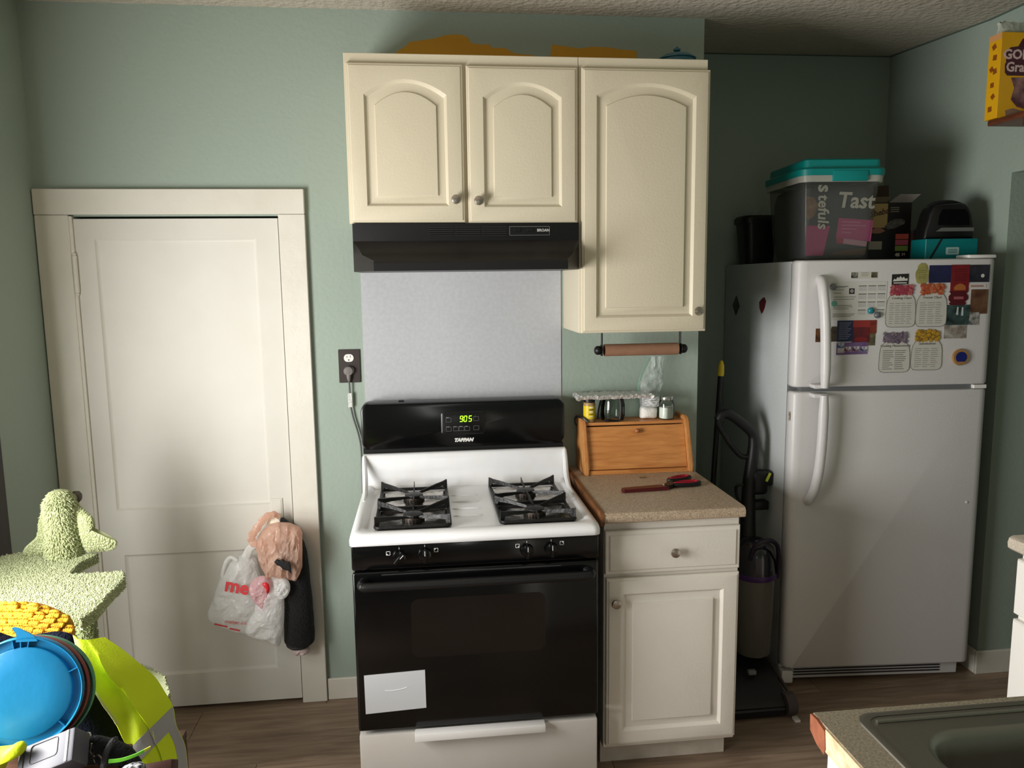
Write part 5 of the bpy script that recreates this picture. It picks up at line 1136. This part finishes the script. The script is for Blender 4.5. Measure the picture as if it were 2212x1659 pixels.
B().tube([(-.90, -.66, .0), (-.90, -.66, .805)], .055, 20).done('trunk', M_POST, t, smooth=60)
B().tube([(-.770, -.72, .40), (-.770, -.72, .805)], .040, 18).done('post', M_POST, t, smooth=60)
S = []
for k in range(4500):
    a, z = rnd.uniform(0, 2*PI), rnd.uniform(.42, .80); n = Vector((math.cos(a), math.sin(a), 0)); S.append((Vector((-.77, -.72, z))+n*.040, n))
pile_on('post_pile', S, t, M_POST, .006, .0018, .6, Vector((0, 0, -.4)))
# lower tier and base
lt = [(-.98, -.60), (-.86, -.48), (-.70, -.50), (-.60, -.585), (-.548, -.70), (-.60, -.80), (-.72, -.86), (-.90, -.84)]
B().prism(lt, lambda a, c, d: Vector((a, c, d)), .405, .440).done('lower_platform', M_CARP, t, smooth=20)
S = []
for i in range(len(lt)):
    p, q = Vector((*lt[i], 0)), Vector((*lt[(i+1) % len(lt)], 0))
    n = Vector(((q-p).y, -(q-p).x, 0)).normalized()
    if inside(*(((p+q)/2+n*.004).xy), lt): n = -n
    for k in range(260): S.append((p.lerp(q, rnd.random())+Vector((0, 0, rnd.uniform(.406, .442))), n+Vector((0, 0, .3))))
pile_on('lower_pile', S, t, M_CARP, .007, .002, .6, Vector((0, 0, 0)))
B().box(-1.08, -.66, -.90, -.46, 0, .03, .004, 1).done('base', M_CARP, t)
# shaggy top: post with rounded end and drooping leaves
C0 = Vector((-.868, -.560, 0))
b = B(); b.lathe([(.046, .835), (.044, .90), (.040, .98), (.036, 1.015), (.024, 1.036), (.008, 1.043)], C0, n=24); b.done('top_post', M_SHAG, t, smooth=60)
S = []
for k in range(4600):
    z = rnd.uniform(.836, 1.04); a = rnd.uniform(0, 2*PI); r = .045 if z < .9 else .041 if z < .99 else max(.004, .040*math.sqrt(max(0, 1-((z-.99)/.054)**2)))
    n = Vector((math.cos(a), math.sin(a), .25 if z < 1.0 else .9)).normalized(); S.append((C0+Vector((math.cos(a)*r, math.sin(a)*r, z)), n))
pile_on('top_pile', S, t, M_SHAG, .0125, .0020, .35, Vector((.25, 0, -1.1)))
def flap_leaf(px, d, seed):
    """hanging leaf-shaped flap of shag fabric, fanned out from the post"""
    ol = [at(u, v, d=d) for u, v in px]; b = pillow(ol, -_f, .014, .012, 0, n=56, K=8)
    S = []
    cen = sum(ol, Vector((0, 0, 0)))/len(ol)
    for f in b.bm.faces:
        if len(f.verts) > 4: continue
        c = f.calc_center_median(); h_ = (c-cen).dot(-_f)
        if h_ < -.003: continue
        for q in range(int(f.calc_area()*420000+rnd.random())):
            w = [rnd.random() for _ in f.verts]; sw = sum(w); S.append((sum((v.co*(k/sw) for v, k in zip(f.verts, w)), Vector((0, 0, 0))), (-_f+(c-cen).normalized()*.6).normalized()))
    o = b.done('leaf_flap', M_SHAG, t, smooth=60); pile_on('flap_pile', S, o, M_SHAG, .0125, .0020, .4, Vector((0, 0, -1.0)), seed)
flap_leaf([(122, 1082), (104, 1092), (93, 1112), (92, 1140), (80, 1165), (56, 1184), (64, 1194), (100, 1197), (124, 1196), (128, 1140)], 2.352, 5)
flap_leaf([(160, 1082), (182, 1100), (199, 1116), (202, 1132), (196, 1148), (222, 1158), (252, 1168), (246, 1180), (212, 1184), (190, 1182), (176, 1146), (166, 1112)], 2.345, 6)
B().lathe([(.018, -.01), (.018, .004), (.012, .010), (.001, .011)], C0+Vector((.038, .03, 1.01)), 'x', 16).done('end_cap', mat('cap_brown', (70, 62, 52), .6), t)
tag(B().box(XL+.001, XL+.022, -.66, -.4055, .25, 1.9, .003, 1).done('dark_board', wood('dark_brown_board', (40, 28, 24), (28, 20, 18), .5, 5, (8, 8, 1.2))), 'dark brown wooden board against the green wall beside the cat tree', 'board')

# ================================================================ table corner with a pile, chair with jackets
def P4(u, v, d): return at(u, v, d=d)
TZ = .745
t = thing('side_table', 'wooden table under the blue lid and small clutter', 'table', (-.65, -1.85, 0))
M_TAB = wood('table_wood', (88, 58, 40), (66, 42, 28), .45, 5, (2, 12, 12))
B().box(-1.08, -.36, -2.30, -1.45, TZ-.03, TZ, .004, 2).done('table_top', M_TAB, t)
for x in (-1.05, -.39):
    for y in (-2.27, -1.47): B().box(x-.022, x+.022, y-.022, y+.022, 0, TZ-.03, .003, 1).done('leg', M_TAB, t)
t = thing('chair', 'chair draped with navy fleece and a hi-vis vest', 'chair', (-.62, -1.2, 0))
B().box(-.83, -.43, -1.30, -.92, .43, .455, .006, 2).done('seat', M_TAB, t)
for x in (-.81, -.45):
    B().box(x-.018, x+.018, -1.30, -1.265, 0, .85, .004, 1).done('back_leg', M_TAB, t); B().box(x-.018, x+.018, -.955, -.92, 0, .43, .004, 1).done('front_leg', M_TAB, t)
for z in (.60, .72, .81): B().box(-.81, -.45, -1.292, -1.272, z, z+.05, .004, 1).done('back_slat', M_TAB, t)
M_NAVY = mat('navy_fleece', (8, 10, 21), .95, spec=.1, bump=(150, .6), var=(20, (13, 16, 30), .25))
nv = [(-60, 1392), (40, 1378), (120, 1366), (160, 1378), (178, 1420), (205, 1470), (235, 1525), (262, 1575), (285, 1625), (305, 1680), (310, 1745), (220, 1770), (80, 1770), (-60, 1770)]
b = pillow([P4(u, v, 1.665) for u, v in nv], -_f, .050, .030, .012, 9, n=80, K=14, seed=9, ridged=False)
tag(b.done('navy_jacket', M_NAVY, smooth=60), 'navy blue fleece jacket hung over the chair back behind the plastic lids', 'jacket')
# hi-vis vest: folded cloth hanging beside the jacket
M_HV = mat('hi_vis_yellow', (206, 226, 12), .62, var=(6, (190, 212, 8), .3), bump=(260, .15)); M_TAPE = mat('reflective_tape', (150, 150, 150), .45, bump=(60, .2))
t = thing('safety_vest', 'hi-vis yellow vest with grey reflective tape draped over the chair', 'vest', P4(320, 1700, 1.62))
Lb = [(160, 1372, 1.640), (176, 1420, 1.612), (196, 1462, 1.60), (226, 1515, 1.59), (252, 1565, 1.588), (272, 1612, 1.588), (288, 1650, 1.588), (300, 1700, 1.59), (306, 1760, 1.59)]
Rb = [(226, 1378, 1.66), (262, 1404, 1.66), (305, 1442, 1.66), (335, 1478, 1.665), (366, 1520, 1.67), (380, 1560, 1.675), (393, 1600, 1.68), (404, 1650, 1.685), (412, 1720, 1.69)]
LP = smooth_path([P4(*q) for q in Lb], 40); RP = smooth_path([P4(*q) for q in Rb], 40)
def vest(u, v):
    k = min(v*40, 39.999); i = int(k); f = k-i
    a = LP[i].lerp(LP[i+1], f); c = RP[i].lerp(RP[i+1], f); p = a.lerp(c, u)
    fold = .024*math.sin(PI*u)+.010*math.sin(u*9+v*5)*math.sin(PI*min(1, v*1.6))+.007*noise.noise(Vector((u*3, v*7, 1)))
    fold += .014*max(0, 1-abs(u-.62-.12*v)/.07)*min(1, v*4)
    return p-_f*fold
def part(u0, u1, v0, v1, nm, m, nu, nv_, off=0, sk=0, th=.0025):
    b = B(); b.grid(lambda a, c: vest(u0+(u1-u0)*a, min(1, max(0, v0+(v1-v0)*c-sk*(u0+(u1-u0)*a))))-_f*off, nu, nv_, th); return b.done(nm, m, t, smooth=60)
part(0, 1, 0, 1, 'cloth', M_HV, 36, 60)
part(0, 1, .655, .765, 'reflective_tape', M_TAPE, 30, 10, .0022, .13)
part(.86, 1.0, .62, 1, 'edge_tape', M_TAPE, 4, 20, .0015, 0)
part(.0, .05, .0, .5, 'binding', mat('vest_binding', (196, 200, 120), .7), 2, 20, .001, 0)
# crocheted yellow blanket
t = thing('crochet_blanket', 'chunky yellow crocheted blanket behind the blue lid', 'blanket', P4(60, 1400, 1.78))
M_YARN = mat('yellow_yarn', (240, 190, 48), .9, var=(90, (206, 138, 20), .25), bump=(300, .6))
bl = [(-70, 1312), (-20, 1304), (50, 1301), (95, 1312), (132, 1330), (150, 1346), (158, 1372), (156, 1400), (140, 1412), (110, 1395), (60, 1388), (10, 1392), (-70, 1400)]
pillow([P4(u, v, 1.765) for u, v in bl], -_f, .020, .05, .004, 20, n=60, K=8, ridged=False).done('blanket_body', mat('yarn_backing', (214, 156, 34), .95, bump=(120, 1.0), var=(60, (176, 116, 20), .2)), t, smooth=60)  # body under the stitches, a deeper yellow close to the yarn
b = B(); r2 = random.Random(4)
for j in range(7):
    v = 1311+j*15.5
    for i in range(11):
        u = -60+i*22+(12 if j % 2 else 0)+r2.uniform(-2, 2); vv_ = v+max(0, (u-40))**2*.0030-6*max(0, -u/60)
        if not inside(u, vv_, bl): continue
        e = min([((u-q[0])**2+(vv_-q[1])**2)**.5 for q in bl]); dpt_ = 1.765-.016*min(1, e/25)
        for k in (-2, -1, 0, 1, 2):
            p0 = P4(u+k*1.2, vv_+8, dpt_-.002); p1 = P4(u+k*3.6, vv_+1, dpt_-.012); p2 = P4(u+k*5.6+r2.uniform(-.6, .6), vv_-6+abs(k)*1.6, dpt_-.006)
            b.tube(smooth_path([p0, p1, p2], 6), [.0022, .003, .0036, .0040, .0040, .0034, .0022], 7)
        b.tube(smooth_path([P4(u-13, vv_-6, dpt_-.002), P4(u-6, vv_-9, dpt_-.008), P4(u+6, vv_-9, dpt_-.008), P4(u+13, vv_-6, dpt_-.002)], 8), .0030, 7)
b.done('stitches', M_YARN, t, smooth=80, kind='stuff')
# three nested plastic lids: blue, red, green
def lid(u, v, d, r, m, label, tabs, nrm):
    c = P4(u, v, d); n = Vector(nrm).normalized(); up = (Vector((0, 0, 1))-n*n.z).normalized(); rt = up.cross(n)
    M = Matrix(((rt.x, up.x, n.x, c.x), (rt.y, up.y, n.y, c.y), (rt.z, up.z, n.z, c.z), (0, 0, 0, 1)))
    t = thing('bucket_cover', label, 'lid', c-up*r, 'nested plastic bucket lids')
    b = B(M); b.lathe([(.001, .004), (r*.40, .0045), (r*.79, .004), (r*.815, .0025), (r*.83, -.005), (r*.95, -.006), (r*.965, .004), (r*.985, .007), (r, .005), (r, -.008), (r*.97, -.008), (r*.82, -.0095), (.001, -.002)], (0, 0, 0), n=64); b.done('disc', m, t, smooth=40)
    if tabs:
        B(M).prism([(-.008, r*.93), (.030, r*.90), (.022, r*1.02), (-.001, r*1.17), (-.010, r*1.20), (-.014, r*1.19), (-.006, r*1.06)], lambda a, c_, d_: Vector((a, c_, d_)), .002, .0055).done('pull_tab', m, t)
        for a in (98, 90, 82, 20, -45, 140, 200):
            w = a*PI/180; b = B(M); b.box(r*.82, r*.965, -.0008, .0008, -.006, .005, xf=Matrix.Rotation(w, 4, 'Z')); b.done('rib', m, t)
    return t
NL = (.16, -.96, .20)
lid(49, 1497, 1.490, .1065, mat('blue_plastic', (12, 112, 158), .38, bump=(20, .12)), 'blue round plastic lid with a pull tab in front of two other lids', True, NL)
lid(61, 1496, 1.508, .1080, mat('brick_red_plastic', (124, 58, 52), .45), 'brick red plastic lid between the blue and the green one', False, NL)
lid(73, 1495, 1.526, .1095, mat('sage_green_plastic', (76, 134, 106), .45), 'green plastic lid behind the brick red one', False, NL)

# small clutter at the front of the table
t = thing('grey_case', 'grey plastic case with a recessed label in the table clutter', 'case', P4(105, 1670, 1.43))
cA = P4(96, 1640, 1.40); axx = (P4(160, 1600, 1.425)-P4(40, 1648, 1.425)).normalized(); upv = Vector((-.05, -.62, .78)); upv = (upv-axx*upv.dot(axx)).normalized(); dpv = axx.cross(upv)
MC = Matrix(((axx.x, upv.cross(axx).x*-1, upv.x, cA.x), (axx.y, upv.cross(axx).y*-1, upv.y, cA.y), (axx.z, upv.cross(axx).z*-1, upv.z, cA.z), (0, 0, 0, 1)))
B(MC).box(-.056, .056, -.040, .022, -.045, 0, .004, 2).done('body', mat('grey_case_plastic', (80, 80, 88), .4), t)
B(MC).box(.040, .046, -.038, .020, -.002, .0018, .001, 1).done('edge_strip', mat('case_strip', (150, 150, 156), .4), t); B(MC).box(-.046, -.042, -.038, .020, -.002, .0015, .001, 1).done('groove', mat('case_dark', (48, 48, 52), .5), t)
b = B(MC)
fr_ = rr(-.030, .024, -.034, .000, .006, .0004); b.tube(fr_+[fr_[0]], .0009, 6, cap=False); b.done('label_recess', MATS['case_dark'], t)
t = thing('white_connector', 'white plastic stick with a forked tip beside the grey case', 'connector', P4(170, 1612, 1.44))
B().tube([P4(150, 1614, 1.47), P4(172, 1598, 1.465), P4(182, 1590, 1.463), P4(190, 1587, 1.462)], [.004, .0042, .0062, .005], 10).done('stick', M_WHITEP, t)
B().tube([P4(189, 1588, 1.460), P4(194, 1583, 1.459)], .002, 6).done('prong', M_WHITEP, t); B().tube([P4(189, 1589, 1.460), P4(196, 1587, 1.459)], .002, 6).done('prong', M_WHITEP, t)
t = thing('key_bunch', 'bunch of small silver keys on dark cloth', 'keys', P4(195, 1650, 1.45))
M_KEY = mat('key_metal', (140, 136, 128), .3, metal=1)
for pts in (((198, 1606), (196, 1616), (193, 1622)), ((193, 1622), (198, 1630), (205, 1636)), ((205, 1636), (212, 1632), (220, 1638), (224, 1646)), ((176, 1640), (182, 1636), (190, 1638)), ((190, 1638), (198, 1632), (203, 1628)), ((202, 1640), (206, 1648), (212, 1644)), ((184, 1622), (190, 1614), (197, 1609))):
    B().tube(smooth_path([P4(u, v, 1.452) for u, v in pts], 8), .0018, 6).done('key', M_KEY, t)
c = P4(181, 1643, 1.452); b = B(facing(c, _r, -_d)); b.lathe([(.007, -.001), (.0085, 0), (.007, .001), (.0055, 0), (.007, -.001)], (0, 0, 0), n=20, cap=False); b.done('key_ring', M_KEY, t)
bs = tag(B().tube(smooth_path([P4(u, v, d) for u, v, d in ((222, 1672, 1.44), (224, 1650, 1.44), (229, 1628, 1.445), (238, 1608, 1.45), (247, 1598, 1.455), (254, 1597, 1.46))], 24), .0055, 10, flat=.45).done('webbing_strap', mat('black_webbing', (40, 40, 42), .6, bump=(200, .5))), 'black webbing strap curving up from the table clutter', 'strap')
Q = smooth_path([P4(u, v, d) for u, v, d in ((234, 1645, 1.44), (262, 1642, 1.44), (292, 1632, 1.445), (312, 1622, 1.45), (325, 1615, 1.455))], 20)
def lany(u, v):
    k = min(u*20, 19.999); i = int(k); p = Q[i].lerp(Q[i+1], k-i); return p+Vector((.002, -.002, .0085))*(v-.5)*(1-.25*u)
t = thing('lanyard', 'lime green lanyard strip with a yellow tip across the clutter', 'lanyard', Q[0])
B().grid(lambda a, c: lany(a*.74, c), 20, 2, .0012).done('strip', mat('lime_green', (118, 206, 58), .5), t); B().grid(lambda a, c: lany(.74+a*.26, c), 8, 2, .0012).done('tip', mat('tip_yellow', (222, 224, 70), .5), t)
bx_ = P4(330, 1662, 1.46)
t = thing('brown_box', 'small dark brown leather case in the table clutter', 'case', bx_-Vector((0, 0, .05)))
B(facing(bx_, Vector((1, .10, .08)), Vector((-.08, .55, .83)))).box(-.047, .034, -.05, .012, -.05, .0, .003, 2).done('box', mat('brown_leather', (78, 46, 38), .5, var=(20, (62, 36, 30), .3)), t)
b = pillow([P4(u, v, 1.42) for u, v in ((262, 1660), (275, 1652), (292, 1649), (308, 1655), (312, 1675), (300, 1700), (270, 1700), (260, 1680))], -_f, .012, .02, .006, 60, n=40, K=6)
tag(b.done('knit_pouch', mat('black_white_knit', (26, 26, 30), .9, var=(140, (190, 190, 194), .08))), 'black and white knitted pouch at the front of the clutter', 'pouch')
b = pillow([P4(u, v, 1.40) for u, v in ((-60, 1640), (-20, 1618), (20, 1612), (40, 1603), (52, 1606), (55, 1618), (44, 1632), (20, 1642), (0, 1662), (-20, 1710), (-60, 1720))], -_f, .020, .02, .006, 14, n=56, K=9, ridged=False)
tag(b.done('folded_hi_vis_cloth', M_HV, smooth=60), 'folded hi-vis yellow cloth below the blue lid', 'cloth')
b = pillow([P4(u, v, 1.475) for u, v in ((140, 1620), (190, 1590), (250, 1600), (292, 1628), (320, 1690), (300, 1740), (120, 1740), (110, 1680))], -_f, .012, .03, .008, 14, n=50, K=9, ridged=False)
tag(b.done('black_cloth', mat('black_cloth', (9, 9, 11), .95, bump=(150, .8)), smooth=60), 'black cloth bundle under the keys and strap', 'cloth')
